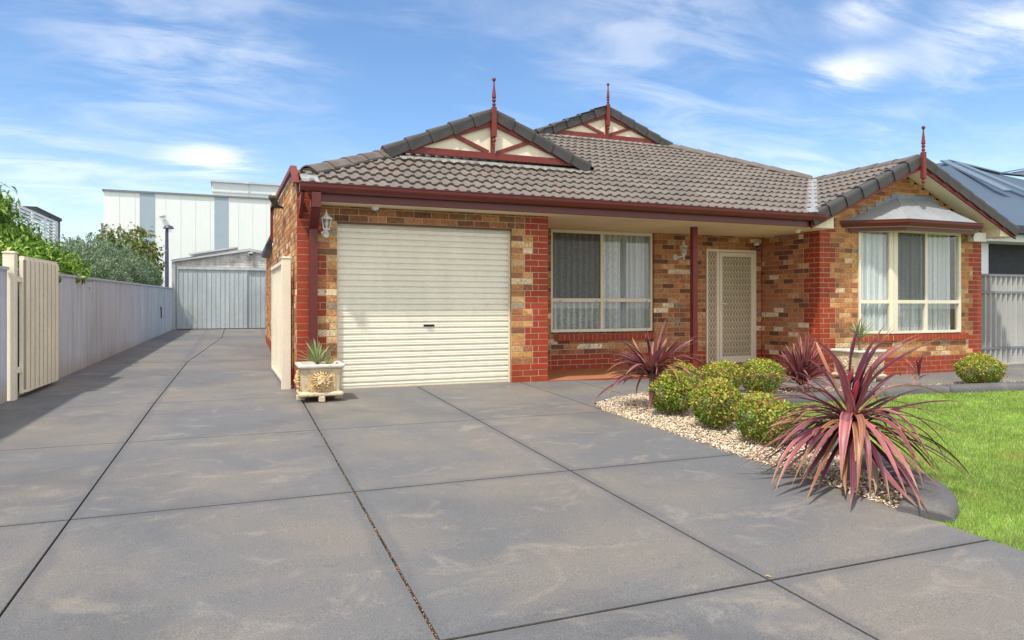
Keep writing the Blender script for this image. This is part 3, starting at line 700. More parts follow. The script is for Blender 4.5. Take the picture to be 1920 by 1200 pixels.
# canopy gutter + fascia + roof
can = [(9.66, 8.98), (10.45, 8.36), (12.46, 8.36), (13.16, 8.98)]
def sweep(poly, prof, name, mt, parent, close=False, smooth=False):
    """poly: plan points; prof: (outward offset, z)."""
    P = [Vector((x, y)) for x, y in poly]; V = []; n = len(prof)
    for i, p in enumerate(P):
        ns = []
        if i > 0: e = (P[i] - P[i - 1]).normalized(); ns.append(Vector((e.y, -e.x)))
        if i < len(P) - 1: e = (P[i + 1] - P[i]).normalized(); ns.append(Vector((e.y, -e.x)))
        k = sum(ns, Vector((0, 0))); k = k / k.dot(ns[0])
        for o, z in prof: V.append((p.x + k.x * o, p.y + k.y * o, z))
    F = [(i * n + a, (i + 1) * n + a, (i + 1) * n + (a + 1) % n, i * n + (a + 1) % n) for i in range(len(P) - 1) for a in range(n)]
    F += [tuple(range(n)), tuple((len(P) - 1) * n + a for a in range(n))[::-1]]
    return npmesh(name, V, F, M[mt], parent, smooth=smooth)
GUT = lambda z, s=1: [(-.11 * s, z), (-.11 * s, z - .115 * s), (-.04 * s, z - .115 * s), (-.018 * s, z - .10 * s), (-.008 * s, z - .072 * s), (0, z - .064 * s), (.004 * s, z - .045 * s), (-.004 * s, z - .038 * s), (-.004 * s, z - .018 * s), (.006 * s, z - .012 * s), (.006 * s, z), (-.006 * s, z + .002), (-.012 * s, z - .03 * s), (-.10 * s, z - .03 * s), (-.10 * s, z)]
sweep([(9.60, 9.0), (10.45, 8.34), (12.26, 8.34), (13.05, 9.0)], GUT(2.53, .95), 'canopy_gutter', 'burg', H)
sweep([(9.80, 8.98), (10.52, 8.455), (12.19, 8.455), (12.90, 8.98)], [(-.02, 2.345), (0, 2.345), (0, 2.43), (-.02, 2.43)], 'canopy_fascia', 'burg', H)
cz = 2.525
c0, c1, c2, c3 = (9.68, 8.99, cz), (10.49, 8.40, cz), (12.22, 8.40, cz), (12.98, 8.99, cz); t0, t1 = (10.93, 8.985, 2.985), (11.70, 8.985, 2.985)
npmesh('canopy_roof', [c0, c1, c2, c3, t0, t1, (9.68, 8.99, cz - .02), (12.98, 8.99, cz - .02)], [(0, 1, 4), (1, 2, 5, 4), (2, 3, 5), (0, 6, 7, 3, 2, 1)], M['lead'], H)
for a, b in ((c1, t0), (c2, t1), ((11.2, 8.41, cz + .012), (11.28, 8.98, 2.985))): MB().tube([a, b], .005, 6).build('canopy_seam', M['lead'], H)
# stepped flashing on the wall, following the courses
mb = MB(); st = []
for k in range(6):
    z = 2.545 + k * .086; u = 9.86 + k * .19; st += [(u, z), (u, z + .086)]
top = st + [(11.94, 3.06), (11.94, 2.975)]
pts = [(9.70, 2.54)] + st + [(11.86, 3.06)]
rt = []
for k in range(6):
    z = 3.06 - k * .086; u = 11.86 + k * .14; rt += [(u, z), (u, z - .086)]
pts += rt[1:] + [(12.8, 2.54)]
npmesh('canopy_flashing', [(x, 8.992, z) for x, z in pts], [tuple(range(len(pts)))], M['leadblue'], H)

# --- roller door
def roller():
    x0, x1, zz0, zz1, y = 1.167, 3.554, .045, 2.13, 9.10; per = .0775; n = int((zz1 - zz0) / per * 12); V = []
    for i in range(n + 1):
        z = zz0 + (zz1 - zz0) * i / n; f = (z / per) % 1
        d = .0 if f < .10 or f > .97 else .026 * min(1, (f - .10) / .12 if f < .22 else 1) * (1 if f < .82 else (.97 - f) / .15)
        if f > .5 and f < .56: d -= .003
        V += [(x0, y - d, z), (x1, y - d, z)]
    F = [(2 * i, 2 * i + 1, 2 * i + 3, 2 * i + 2) for i in range(n)]
    o = npmesh('roller_door', V, F, M['door_cream'], H)
    MB().box(x0, x1, y - .022, y + .02, .008, .045, .004).build('bottom_rail', M['cream'], o)
    h = MB().box(2.31, 2.46, y - .032, y - .014, .796, .826, .004); h.tube([(2.385, y - .03, .811), (2.385, y - .052, .811)], .012, 10); h.bar((2.345, y - .048, .811), (2.425, y - .048, .811), .01, .012)
    h.build('lock_handle', M['black'], o)
    for xx in (x0, x1 - .03): MB().box(xx, xx + .03, y - .03, y - .020, 0, 2.13).build('door_guide', M['cream'], o)
    return o
roller()
MB().box(1.167, 3.554, 8.998, 9.03, 2.122, 2.137).build('lintel', M['burg'], H)
MB().box(1.0, 3.7, 9.06, 9.13, -.05, .006).build('door_threshold', M['concrete'], H)
MB().box(1.17, 3.55, 9.12, 9.14, 0, 2.35).build('garage_backing', M['room'], H)
# --- front door with side light, both behind cream security grilles
fd = MB(); y = 10.43
fd.box(7.892, 7.925, y - .05, y + .03, .0, 2.10, .003).box(8.972, 9.012, y - .05, y + .03, .0, 2.10, .003).box(7.925, 8.972, y - .05, y + .03, 2.055, 2.10, .003).box(8.118, 8.165, y - .048, y + .03, .0, 2.055, .003)
door = fd.build('front_door', M['frame'], H); tag(door, 'cream security door and narrow side light with diamond grille')
leaf = MB().box(8.17, 8.235, y - .056, y - .03, .02, 2.045, .003).box(8.895, 8.968, y - .056, y - .03, .02, 2.045, .003).box(8.235, 8.895, y - .056, y - .03, 1.97, 2.045, .003).box(8.235, 8.895, y - .056, y - .03, .02, .14, .003)
leafo = leaf.build('security_door', M['frame'], door)
def grille(x0, x1, z0, z1, yy, par, nc):
    mb = MB(); w = (x1 - x0) / nc; ph = .115
    for i in range(nc + 1):
        for sgn in (1, -1):
            n = int((z1 - z0) / .014); pts = []
            for k in range(n + 1):
                z = z0 + (z1 - z0) * k / n; x = x0 + i * w + sgn * w * .5 * (abs(((z / ph) % 1) * 2 - 1) ** 1.0 * 1.0) ; pts.append((min(x1, max(x0, x)), z))
            vs = []; 
            for (xx, z) in pts: vs += [(xx - .0042, yy - .002 * sgn, z), (xx + .0042, yy - .002 * sgn, z)]
            mb.add(vs, [(2 * k, 2 * k + 1, 2 * k + 3, 2 * k + 2) for k in range(n)])
    for i in range(nc):
        z = z0 + ph / 2
        while z < z1 - .03:
            xx = x0 + (i + .5) * w; mb.tube([(xx, yy - .004, z - .03), (xx, yy - .007, z), (xx, yy - .004, z + .03)], [.002, .006, .002], 5); z += ph
    return mb.build('grille', M['grille'], par)
grille(8.235, 8.895, .14, 1.97, y - .043, leafo, 10); grille(7.925, 8.118, .02, 2.05, y - .043, door, 3)
MB().box(7.925, 8.972, y - .02, y - .012, .01, 2.055).build('door_backing', M['grille_back'], door)
hd = MB().box(8.185, 8.215, y - .064, y - .056, .98, 1.13, .003); hd.tube([(8.2, y - .06, 1.10), (8.2, y - .10, 1.10), (8.29, y - .105, 1.10)], .009, 8); hd.tube([(8.2, y - .06, 1.0), (8.2, y - .075, 1.0)], .014, 10)
hd.build('door_handle', M['frame'], leafo)
# threshold step
MB().box(7.88, 9.03, 10.30, 10.45, .0, .02, .003).build('door_step', M['porchedge'], H)
# porch floor
pf = MB().box(4.11, 9.15, 8.99, 10.4, -.12, .012, .004).build('porch_floor', [M['porch']], H)
MB().box(4.112, 9.148, 8.972, 8.989, -.12, .008).build('porch_step_edge', M['porchedge'], H)
# porch post
MB().box(6.815, 6.905, 9.31, 9.40, .012, 2.345, .004).build('porch_post', M['burg2'], H)
# --- eaves
MB().box(.93, 9.15, 8.690, 9.0, 2.3465, 2.358).box(4.0, 9.15, 9.0, 10.42, 2.3465, 2.358).build('soffit', M['soffit'], H)
for xx in (1.75, 2.95, 4.15, 5.35, 6.55, 7.75, 8.6): MB().box(xx - .006, xx + .006, 8.70, 10.39 if xx > 4.12 else 8.99, 2.3425, 2.3463).build('soffit_strip', M['frame'], H)
MB().box(.90, 8.58, 8.655, 8.688, 2.345, 2.45, .003).build('fascia', M['burg'], H)
sweep([(.68, 8.548), (8.84, 8.548)], GUT(2.555), 'gutter', 'burg', H)
MB().prism([(.70, 8.57, 2.43), (.70, 8.99, 2.43), (.70, 8.99, 2.17)], (.04, 0, 0)).build('eave_bracket', M['burg2'], H)
MB().prism([(8.585, 8.66, 2.345), (8.585, 8.99, 2.345), (8.585, 8.99, 2.50), (8.585, 8.66, 2.50)], (.02, 0, 0)).prism([(8.585, 8.66, 2.345), (8.85, 8.66, 2.52), (8.585, 8.66, 2.52)], (0, .02, 0)).build('eave_end_board', M['burg2'], H)
MB().prism([(8.62, 8.70, 2.344), (9.149, 8.70, 2.344), (9.149, 8.70, 2.60), (8.9, 8.70, 2.52)], (0, .29, 0)).build('eave_return', M['panel_cream'], H)
# downpipe with offset
dp = MB()
def pipe(mb, pts, w, d):
    for a, b in zip(pts[:-1], pts[1:]): mb.bar(a, b, w, d, up=(0, 1, .001))
pipe(dp, [(.87, 8.60, 2.44), (.87, 8.60, 2.26)], .105, .085); pipe(dp, [(.87, 8.595, 2.29), (.87, 8.94, 2.06)], .104, .08); pipe(dp, [(.87, 8.945, 2.10), (.87, 8.945, .02)], .10, .072)
dp.box(.79, .95, 8.975, 8.99, 1.98, 2.0); dp.build('downpipe', M['burg'], H)
# parapet capping
def cap_line(pts, w, h, name, mt):
    mb = MB()
    for a, b in zip(pts[:-1], pts[1:]): mb.bar(a, b, w, h)
    return mb.build(name, M[mt], H)
def sx(u): return .68 - .015 * u - .0
pc = MB()
pts = [(0 - .05, 2.50), (-.05, 2.60), (.38, 2.885), (4.72, 2.945), (4.80, 2.93), (4.80, 2.30)]
for (a, za), (b, zb_) in zip(pts[1:-1], pts[2:]):
    pc.bar((sx(a) - .01, 9 + a, za), (sx(b) - .01, 9 + b, zb_), .075, .014, up=(0, 0, 1) if a != b else (0, 1, 0))
    if a != b: pc.bar((sx(a) - .042, 9 + a, za - .032), (sx(b) - .042, 9 + b, zb_ - .032), .012, .055)
pc.box(.60, .615, 13.70, 13.83, 2.25, 2.9)
pc.build('parapet_capping', M['burg2'], H)
MB().prism([(.50, 14.3, 2.17), (.50, 14.3, 2.27), (.62, 14.3, 2.33), (.62, 14.3, 2.14)], (0, 2.5, 0)).build('rear_eave', M['dark'], H)
brick_wall('rear_side_wall', (.62, 13.8, 0), (0, 1, 0), (-1, 0, 0), 0, 26, lambda k, zm: [(0, 4, 'red' if zm < .35 else 'tan')] if zm > 0 else [], TAN)

# --- tiled roof
T_ = .455; ca = 1 / math.sqrt(1 + T_ * T_); sa = T_ * ca
def tiles(name, O, U, Vd, umin, umax, rows, cuts, seed=0, exp=.32):
    """O eave point, U along the eave, Vd horizontal up-slope; cuts = [(point, normal)] keep the side the normal points away from."""
    O = Vector(O); U = Vector(U); Vd = Vector(Vd); SL = Vector((Vd.x * ca, Vd.y * ca, sa)); NN = U.cross(SL).normalized()
    if NN.z < 0: NN = -NN
    per = .15; step = per / 8; nu = int((umax - umin) / step) + 1; us = umin + np.arange(nu) * step; r = np.random.default_rng(seed)
    ph = (us / per) % 1; prof = np.where(np.abs(ph - .5) < .29, .028 * np.sqrt(np.clip(1 - ((ph - .5) / .29) ** 2, 0, 1)), 0)
    V = []; C = []; F = []
    for k in range(rows):
        tid = np.floor((us + (.0)) / .30).astype(int); tc = r.uniform(.9, 1.1, tid.max() - tid.min() + 2); odd = r.random(len(tc)) < .05
        tj = r.normal(0, .0015, len(tc)); td = tc[tid - tid.min()]; jz = tj[tid - tid.min()]
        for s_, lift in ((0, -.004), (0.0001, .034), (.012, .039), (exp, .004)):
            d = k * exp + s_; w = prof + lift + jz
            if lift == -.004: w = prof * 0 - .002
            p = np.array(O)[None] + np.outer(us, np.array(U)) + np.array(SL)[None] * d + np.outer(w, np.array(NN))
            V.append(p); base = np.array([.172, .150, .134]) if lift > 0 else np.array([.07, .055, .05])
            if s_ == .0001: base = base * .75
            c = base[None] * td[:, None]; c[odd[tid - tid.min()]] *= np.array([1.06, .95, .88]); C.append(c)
        b = k * 4 * nu
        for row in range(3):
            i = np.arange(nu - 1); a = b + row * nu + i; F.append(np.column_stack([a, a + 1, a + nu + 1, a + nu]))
    V = np.vstack(V); C = np.vstack(C); F = np.vstack(F)
    me = bpy.data.meshes.new(name); me.from_pydata(V.tolist(), [], F.tolist())
    at = me.color_attributes.new('Col', 'FLOAT_COLOR', 'POINT'); at.data.foreach_set('color', np.hstack([C, np.ones((len(C), 1))]).ravel())
    bm = bmesh.new(); bm.from_mesh(me)
    for co, no in cuts: bmesh.ops.bisect_plane(bm, geom=bm.verts[:] + bm.edges[:] + bm.faces[:], plane_co=co, plane_no=no, clear_outer=True)
    o0 = ORG[H.name]
    for v in bm.verts: v.co -= o0
    bm.to_mesh(me); bm.free()
    return link(name, me, M['tile'], H)
ez = 2.515
roofz = lambda Y: ez + T_ * (Y - 8.55)
# front plane
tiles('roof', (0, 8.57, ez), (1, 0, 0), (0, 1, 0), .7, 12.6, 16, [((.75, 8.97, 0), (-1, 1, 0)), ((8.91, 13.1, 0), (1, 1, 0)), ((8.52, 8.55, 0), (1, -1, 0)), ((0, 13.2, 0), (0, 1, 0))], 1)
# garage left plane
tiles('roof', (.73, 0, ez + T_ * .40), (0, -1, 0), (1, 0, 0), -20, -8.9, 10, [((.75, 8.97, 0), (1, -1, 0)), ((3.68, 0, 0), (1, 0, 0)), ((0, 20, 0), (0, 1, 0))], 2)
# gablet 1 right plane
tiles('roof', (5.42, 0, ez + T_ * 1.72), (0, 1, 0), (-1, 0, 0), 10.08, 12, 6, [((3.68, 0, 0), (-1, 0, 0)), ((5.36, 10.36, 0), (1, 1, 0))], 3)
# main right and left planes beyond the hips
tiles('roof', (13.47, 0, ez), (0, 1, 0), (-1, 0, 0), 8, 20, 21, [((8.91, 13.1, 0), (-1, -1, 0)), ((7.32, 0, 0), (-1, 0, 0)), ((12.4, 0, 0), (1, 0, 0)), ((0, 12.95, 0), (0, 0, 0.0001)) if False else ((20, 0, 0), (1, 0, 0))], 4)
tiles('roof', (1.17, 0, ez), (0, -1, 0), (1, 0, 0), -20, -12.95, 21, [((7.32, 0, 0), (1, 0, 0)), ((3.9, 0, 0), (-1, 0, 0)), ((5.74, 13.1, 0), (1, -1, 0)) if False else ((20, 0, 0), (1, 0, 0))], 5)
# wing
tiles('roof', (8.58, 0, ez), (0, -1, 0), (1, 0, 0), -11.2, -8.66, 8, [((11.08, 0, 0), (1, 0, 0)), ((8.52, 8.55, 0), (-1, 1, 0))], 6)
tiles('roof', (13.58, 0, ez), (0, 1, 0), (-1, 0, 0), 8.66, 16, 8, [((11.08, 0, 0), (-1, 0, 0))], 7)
# ridge, hip and verge caps
def caps(name, a, b, w, h, mt, seg=.40, mort=True, flat=False):
    a = Vector(a); b = Vector(b); n = max(1, round((b - a).length / seg)); t = (b - a).normalized(); sd = t.cross(Vector((0, 0, 1))).normalized(); up = sd.cross(t).normalized()
    mb = MB()
    for i in range(n):
        p = a + (b - a) * (i / n) - t * .015; q = a + (b - a) * ((i + 1) / n) + t * .035
        prof = [(-1, -1), (-.97, -.75), (-.45, -.10), (-.2, .06), (0, .1), (.2, .06), (.45, -.10), (.97, -.75), (1, -1)]
        ring = []
        for P, k, dz in ((p, 1.04, .012), (q, .95, -.004)):
            ring.append([P + sd * x * w * k + up * (z * h * k + dz) for x, z in prof])
        thick = [[v - up * .016 for v in r_] for r_ in ring]; m_ = len(prof)
        vs = ring[0] + ring[1] + thick[0] + thick[1]
        fs = [(j, j + 1, m_ + j + 1, m_ + j) for j in range(m_ - 1)] + [(j, 2 * m_ + j, 2 * m_ + j + 1, j + 1) for j in range(m_ - 1)] + [(m_ + j, m_ + j + 1, 3 * m_ + j + 1, 3 * m_ + j) for j in range(m_ - 1)]
        mb.add(vs, fs)
    o = mb.build(name, M[mt], H)
    if mort:
        m2 = MB(); q = [(-.9, -1.25), (-.80, -.72), (-.42, -.16), (.42, -.16), (.80, -.72), (.9, -1.25)]
        pts = [a + sd * x * w + up * z * h for x, z in q]; m2.prism(pts, b - a); m2.build('ridge_mortar', M['mortar_dark'], H)
    return o
rz = lambda Y: roofz(Y) + .10
caps('hip_cap', (.80, 9.02, rz(9.0) - .0), (2.12, 10.34, rz(10.34)), .15, .10, 'ridge')
caps('hip_cap', (8.85, 13.16, rz(13.16)), (10.98, 11.03, rz(11.03)), .15, .10, 'ridge')
caps('ridge_cap', (11.08, 8.70, 3.70), (11.08, 11.15, 3.70), .15, .10, 'ridge')
caps('ridge_cap', (3.68, 10.2, 4.06), (3.68, 20, 4.06), .15, .10, 'ridge')
caps('ridge_cap', (7.32, 13.1, 5.31), (7.32, 20, 5.31), .15, .10, 'ridge')
# gables: verge caps, boards, panel, trims, finial
def verge(x0, z0, x1, z1, y, n, side, hh=.155, name='verge_cap', y2=.26):
    """dark rake tiles running from the low end (x0,z0) to the peak (x1,z1) in the plane y."""
    mb = MB(); dx = (x1 - x0) / n; dz = (z1 - z0) / n; L_ = math.hypot(dx, dz); ux, uz = dx / L_, dz / L_; nx, nz = -uz * (1 if ux > 0 else -1), abs(ux)
    for i in range(n):
        a0x, a0z = x0 + dx * i - ux * .03, z0 + dz * i - uz * .03; b0x, b0z = x0 + dx * (i + 1) + ux * .012, z0 + dz * (i + 1) + uz * .012
        if i == n - 1: b0x, b0z = x1 + (.0), z1
        rings = []
        for (px_, pz_, e) in ((a0x, a0z, .020), (b0x, b0z, -.008)):
            prof = [(y, -hh - e), (y - .004 - e * .6, -hh - e), (y - .012 - e * .9, -.05), (y - .004 - e * .9, -.018), (y + .025, e), (y + .08, e + .006), (y + y2 * .75, e - .012), (y + y2, -.045), (y + y2, -.075), (y + .03, -.075), (y + .018, -hh)]
            rings.append([(px_ + nx * q, py_, pz_ + nz * q) for py_, q in prof])
        m_ = len(rings[0]); mb.add(rings[0] + rings[1], [(j, (j + 1) % m_, m_ + (j + 1) % m_, m_ + j) for j in range(m_)] + [tuple(range(m_)), tuple(range(m_, 2 * m_))[::-1]])
    return mb.build(name, M['cap'], H)
def bar2(mb, xa, za, xb, zb_, y0, y1, w, cut=None):
    """board in the gable plane: w measured across, from (xa,za) to (xb,zb) centre line."""
    d = Vector((xb - xa, 0, zb_ - za)).normalized(); n = Vector((-d.z, 0, d.x)) * w / 2
    mb.prism([(xa - n.x, y0, za - n.z), (xb - n.x, y0, zb_ - n.z), (xb + n.x, y0, zb_ + n.z), (xa + n.x, y0, za + n.z)], (0, y1 - y0, 0))
def finial(x, y, zr, label):
    mb = MB(); h = .036
    # square shaft across the apex, turned pendant below, turned spire above
    mb.box(x - h, x + h, y - h, y + h, zr - .40, zr + .06, .006)
    s1 = [(.034, zr + .06), (.020, zr + .075), (.028, zr + .10), (.031, zr + .115), (.020, zr + .135), (.017, zr + .15), (.029, zr + .17), (.033, zr + .19), (.022, zr + .21), (.020, zr + .222), (.034, zr + .236), (.034, zr + .25), (.014, zr + .46), (.011, zr + .53), (.016, zr + .54), (.026, zr + .555), (.031, zr + .575), (.026, zr + .598), (.010, zr + .61)]
    s1 = [(r_, zr + .06 + (z_ - zr - .06) * .83) for r_, z_ in s1]
    mb.lathe(x, y, s1, 12)
    s2 = [(.030, zr - .40), (.018, zr - .415), (.024, zr - .43), (.032, zr - .45), (.024, zr - .475), (.014, zr - .49), (.020, zr - .51), (.012, zr - .545), (.006, zr - .56)]
    mb.lathe(x, y, s2[::-1], 12)
    o = mb.build('finial', M['burg2'], H, smooth=False); tag(o, label); return o
def gablet(xc, half, zb_, zp, y, lab):
    # panel
    npz = [(xc - half + .10, y + .03, zb_), (xc + half - .10, y + .03, zb_), (xc, y + .03, zp - .06)]
    MB().prism(npz, (0, .04, 0)).build('gable_panel', M['panel_cream'], H)
    t = MB(); sl = (zp - zb_) / half; 
    for s in (-1, 1):
        d = 1 if s < 0 else 1
        bar2(t, xc + s * (half - .06), zb_ - .02, xc + s * .0, zp - .13 + .0, y - .012 + (.0007 * s), y + .03, .115)
    bar2(t, xc - half + .12, zb_ + .045, xc + half - .12, zb_ + .045, y - .004, y + .029, .10)
    t.box(xc - .032, xc + .032, y - .002, y + .0285, zb_ + .09, zp - .2)
    for s in (-1, 1): bar2(t, xc + s * .07, zb_ + .10, xc + s * half * .43, zb_ + (zp - zb_) * .50, y, y + .028, .062)
    t.build('gable_trim', M['burg2'], H)
    for s in (-1, 1): verge(xc + s * (half + .02), zb_ + .06, xc, zp + .085, y - .03, 5, s, .175)
    finial(xc, y - .05, zp + .02, lab)
gablet(3.67, 1.66, 3.345, 4.055, 10.10, 'burgundy spire on the tiled peak above the roller door')
gablet(7.32, 1.60, 4.62, 5.265, 13.02, 'burgundy spire on the highest, rearmost roof peak')
# flashing at the foot of the gables
def strip_flash(x0, x1, y, w, parent=H):
    n = int((x1 - x0) / .03); V = []
    for i in range(n + 1):
        x = x0 + (x1 - x0) * i / n; ph = (x / .15) % 1; b = .021 * math.sqrt(max(0, 1 - ((ph - .5) / .29) ** 2)) if abs(ph - .5) < .29 else 0
        yy = y - w * (1 + .15 * math.sin(x * 9) + .1 * math.sin(x * 31)); V += [(x, yy, roofz(yy) + b + .047), (x, y, roofz(y) + .075)]
    npmesh('apron_flashing', V, [(2 * i, 2 * i + 2, 2 * i + 3, 2 * i + 1) for i in range(n)], M['flash2'], H)
strip_flash(2.2, 5.4, 10.13, .13); strip_flash(5.8, 8.9, 13.05, .10)
# valley and corner flashings
V = []; 
for i in range(25):
    y_ = 8.56 + i * .10; x_ = y_ - .03
    for o in (-.07, .07): V.append((x_ + o, y_ - o, roofz(y_) + .05 + .004 * math.sin(i * 2.1)))
npmesh('valley_flashing', V, [(2 * i, 2 * i + 1, 2 * i + 3, 2 * i + 2) for i in range(24)], M['flash'], H)
V = []
for i in range(7):
    x_ = .70 + i * .035
    for y_ in (8.58, 8.72, 8.86): V.append((x_, y_, roofz(y_) + .040 + .006 * math.sin(x_ * 40)))
npmesh('corner_flashing', V, [(3 * i + j, 3 * i + j + 1, 3 * i + j + 4, 3 * i + j + 3) for i in range(6) for j in (0, 1)], M['flash'], H)
# wing gable: barge boards, raked soffit, caps, finial
yb = 8.62; zc = 3.66
bb = MB(); x_l, x_r = 8.60, 13.56
zl = zc - T_ * (11.08 - x_l) - .10; zrr = zc - T_ * (x_r - 11.08) - .10
def barge(xa, za, xb, zb_, y0, y1, w):
    bb.prism([(xa, y0, za - w), (xb, y0, zb_ - w), (xb, y0, zb_), (xa, y0, za)], (0, y1 - y0, 0))
barge(x_l, zl, 11.08, zc - .10, yb, yb + .03, .115); barge(11.08, zc - .10, x_r, zrr, yb + .0006, yb + .0306, .115)
bb.build('barge_board', M['burg2'], H)
rs = MB()
for xa, xb in ((8.62, 11.08), (11.08, 13.54)):
    za = zc - T_ * abs(11.08 - xa) - .19; zb2 = zc - T_ * abs(11.08 - xb) - .19
    rs.prism([(xa, yb + .031, za), (xb, yb + .031, zb2), (xb, yb + .031, zb2 + .012), (xa, yb + .031, za + .012)], (0, .37, 0))
rs.build('raked_soffit', M['soffit'], H)
MB().prism([(13.18, yb + .035, 2.36), (13.52, yb + .035, 2.36), (13.52, yb + .035, 2.40), (13.18, yb + .035, 2.55)], (0, 5, 0)).build('boxed_eave', M['soffit'], H)
for s, (xa, nn) in ((-1, (x_l - .02, 7)), (1, (x_r + .02, 8))): verge(xa, zc - T_ * abs(xa - 11.08) + .035, 11.08, zc + .06, yb - .02, nn, s, .175)
finial(11.08, yb - .035, zc + .02, 'burgundy spire on the gable over the bay window')
MB().box(12.76, 13.10, 8.86, 8.99, 2.27, 2.44, .006).build('meter_cover', M['whiteplastic'], H)
tag(H.children[-1], 'white box fixed under the canopy gutter beside the bay window')

# --- small fittings
def wall_lamp(x, ywall, zc_, label, pir=True):
    t = thing('wall_lantern', (x, ywall, zc_), label, 'wall lamp', 'white lanterns on the front walls')
    lx = x - (.0 if pir else -.09); ly = ywall - .13
    bz = zc_ - .14
    b = MB(); 
    b.add(*(lambda n=8, r=.052: ([(x + r * math.cos(2 * math.pi * (k + .5) / n), ywall - .002, bz + r * 1.15 * math.sin(2 * math.pi * (k + .5) / n)) for k in range(n)] + [(x + r * .8 * math.cos(2 * math.pi * (k + .5) / n), ywall - .03, bz + r * .95 * math.sin(2 * math.pi * (k + .5) / n)) for k in range(n)], [tuple(range(n, 2 * n))] + [(k, (k + 1) % n, n + (k + 1) % n, n + k) for k in range(n)]))())
    b.tube([(x, ywall - .02, bz), (x, ywall - .07, bz - .012), (lx, ly, bz + .02), (lx, ly, bz + .05)], [.014, .013, .013, .018], 8)
    if pir: b.lathe(lx, ywall - .055, [(.01, bz - .05), (.028, bz - .04), (.034, bz - .015), (.026, bz + .012), (.01, bz + .02)], 12)
    else: b.lathe(lx, ly, [(.004, bz - .05), (.014, bz - .03), (.010, bz - .01), (.024, bz + .02), (.03, bz + .045)], 10)
    b.build('bracket', M['whiteplastic'], t)
    z0 = bz + .05; z1 = z0 + .125
    f = MB(); n = 6; r0, r1 = .040, .062
    f.lathe(lx, ly, [(.025, z0 - .012), (r0 + .006, z0 - .006), (r0 + .006, z0 + .006)], 6)
    for k in range(n):
        th = 2 * math.pi * (k + .5) / n; f.tube([(lx + r0 * math.cos(th), ly + r0 * math.sin(th), z0), (lx + r1 * math.cos(th), ly + r1 * math.sin(th), z1)], .0055, 5)
    f.lathe(lx, ly, [(r1 + .004, z1 - .004), (r1 + .016, z1), (r1 + .014, z1 + .008), (.048, z1 + .028), (.022, z1 + .052), (.014, z1 + .060), (.018, z1 + .068), (.008, z1 + .08), (.004, z1 + .12)], 12)
    f.build('lantern_frame', M['whiteplastic'], t)
    MB().lathe(lx, ly, [(r0 - .004, z0 + .004), (r1 - .005, z1 - .004)], 6).build('lantern_glass', M['glass'], t)
    MB().lathe(lx, ly, [(.010, z0 + .0), (.012, z0 + .04), (.022, z0 + .055), (.024, z0 + .08), (.010, z0 + .10)], 10).build('bulb', M['whiteplastic'], t)
wall_lamp(1.02, 8.995, 2.12, 'white coach lantern on the garage pier beside the downpipe')
wall_lamp(7.22, 10.395, 2.07, 'white coach lantern on the porch wall beside the burgundy post', False)
MB().lathe(1.62, 8.84, [(.012, 2.29), (.034, 2.298), (.05, 2.315), (.055, 2.335), (.055, 2.3455)], 16).build('soffit_light', M['whiteplastic'], org=(1.62, 8.84, 2.3))
tag(bpy.data.objects['soffit_light'], 'small white dome light under the eave above the roller door', 'light')
o = MB().lathe(8.72, 9.05, [(.012, 2.285), (.034, 2.293), (.05, 2.31), (.055, 2.33), (.055, 2.3455)], 16).build('soffit_light', M['frame'], org=(8.72, 9.05, 2.3))
tag(o, 'small cream dome light under the porch eave near the wing', 'light')
t = thing('security_camera', (8.98, 10.33, 2.2), 'small dome camera on the porch wall above the front door', 'camera')
MB().lathe(8.98, 10.34, [(.03, 2.175), (.045, 2.19), (.05, 2.21), (.046, 2.235), (.02, 2.25)], 12).build('housing', M['whiteplastic'], t)
MB().lathe(8.98, 10.325, [(.004, 2.145), (.022, 2.15), (.034, 2.165), (.038, 2.18)], 12).build('dome', M['black'], t)
t = thing('side_floodlight', (.6, 11.1, 2.7), 'black floodlight arm sticking out from the top of the side wall', 'floodlight')
MB().bar((.64, 11.2, 2.575), (.54, 11.15, 2.60), .025, .03).build('arm', M['dark'], t)
MB().bar((.56, 11.25, 2.585), (.46, 10.85, 2.69), .09, .035).build('lamp_head', M['dark'], t)

# ------------------------------------------------------------------ gates
def ribs_sheet(mb, P0, P1, z0, z1, per, amp, zf0=None, zf1=None, shape=((0, 0), (.35, 0), (.45, 1), (.55, 1), (.65, 0))):
    """vertical ribbed sheet between plan points P0 and P1; ribs stand out along the left-hand normal."""
    P0 = Vector(P0); P1 = Vector(P1); L_ = (P1 - P0).length; U = (P1 - P0) / L_; N = Vector((U.y, -U.x)); n = max(1, round(L_ / per)); per = L_ / n
    vs = []
    for i in range(n):
        for f, a in shape:
            u = (i + f) * per; p = P0 + U * u + N * a * amp; s = u / L_
            vs += [(p.x, p.y, z0 + (zf0 or 0) * s), (p.x, p.y, z1 + (zf1 or 0) * s)]
    vs += [(P1.x, P1.y, z0 + (zf0 or 0)), (P1.x, P1.y, z1 + (zf1 or 0))]
    m_ = len(vs) // 2; mb.add(vs, [(2 * i, 2 * i + 2, 2 * i + 3, 2 * i + 1) for i in range(m_ - 1)])
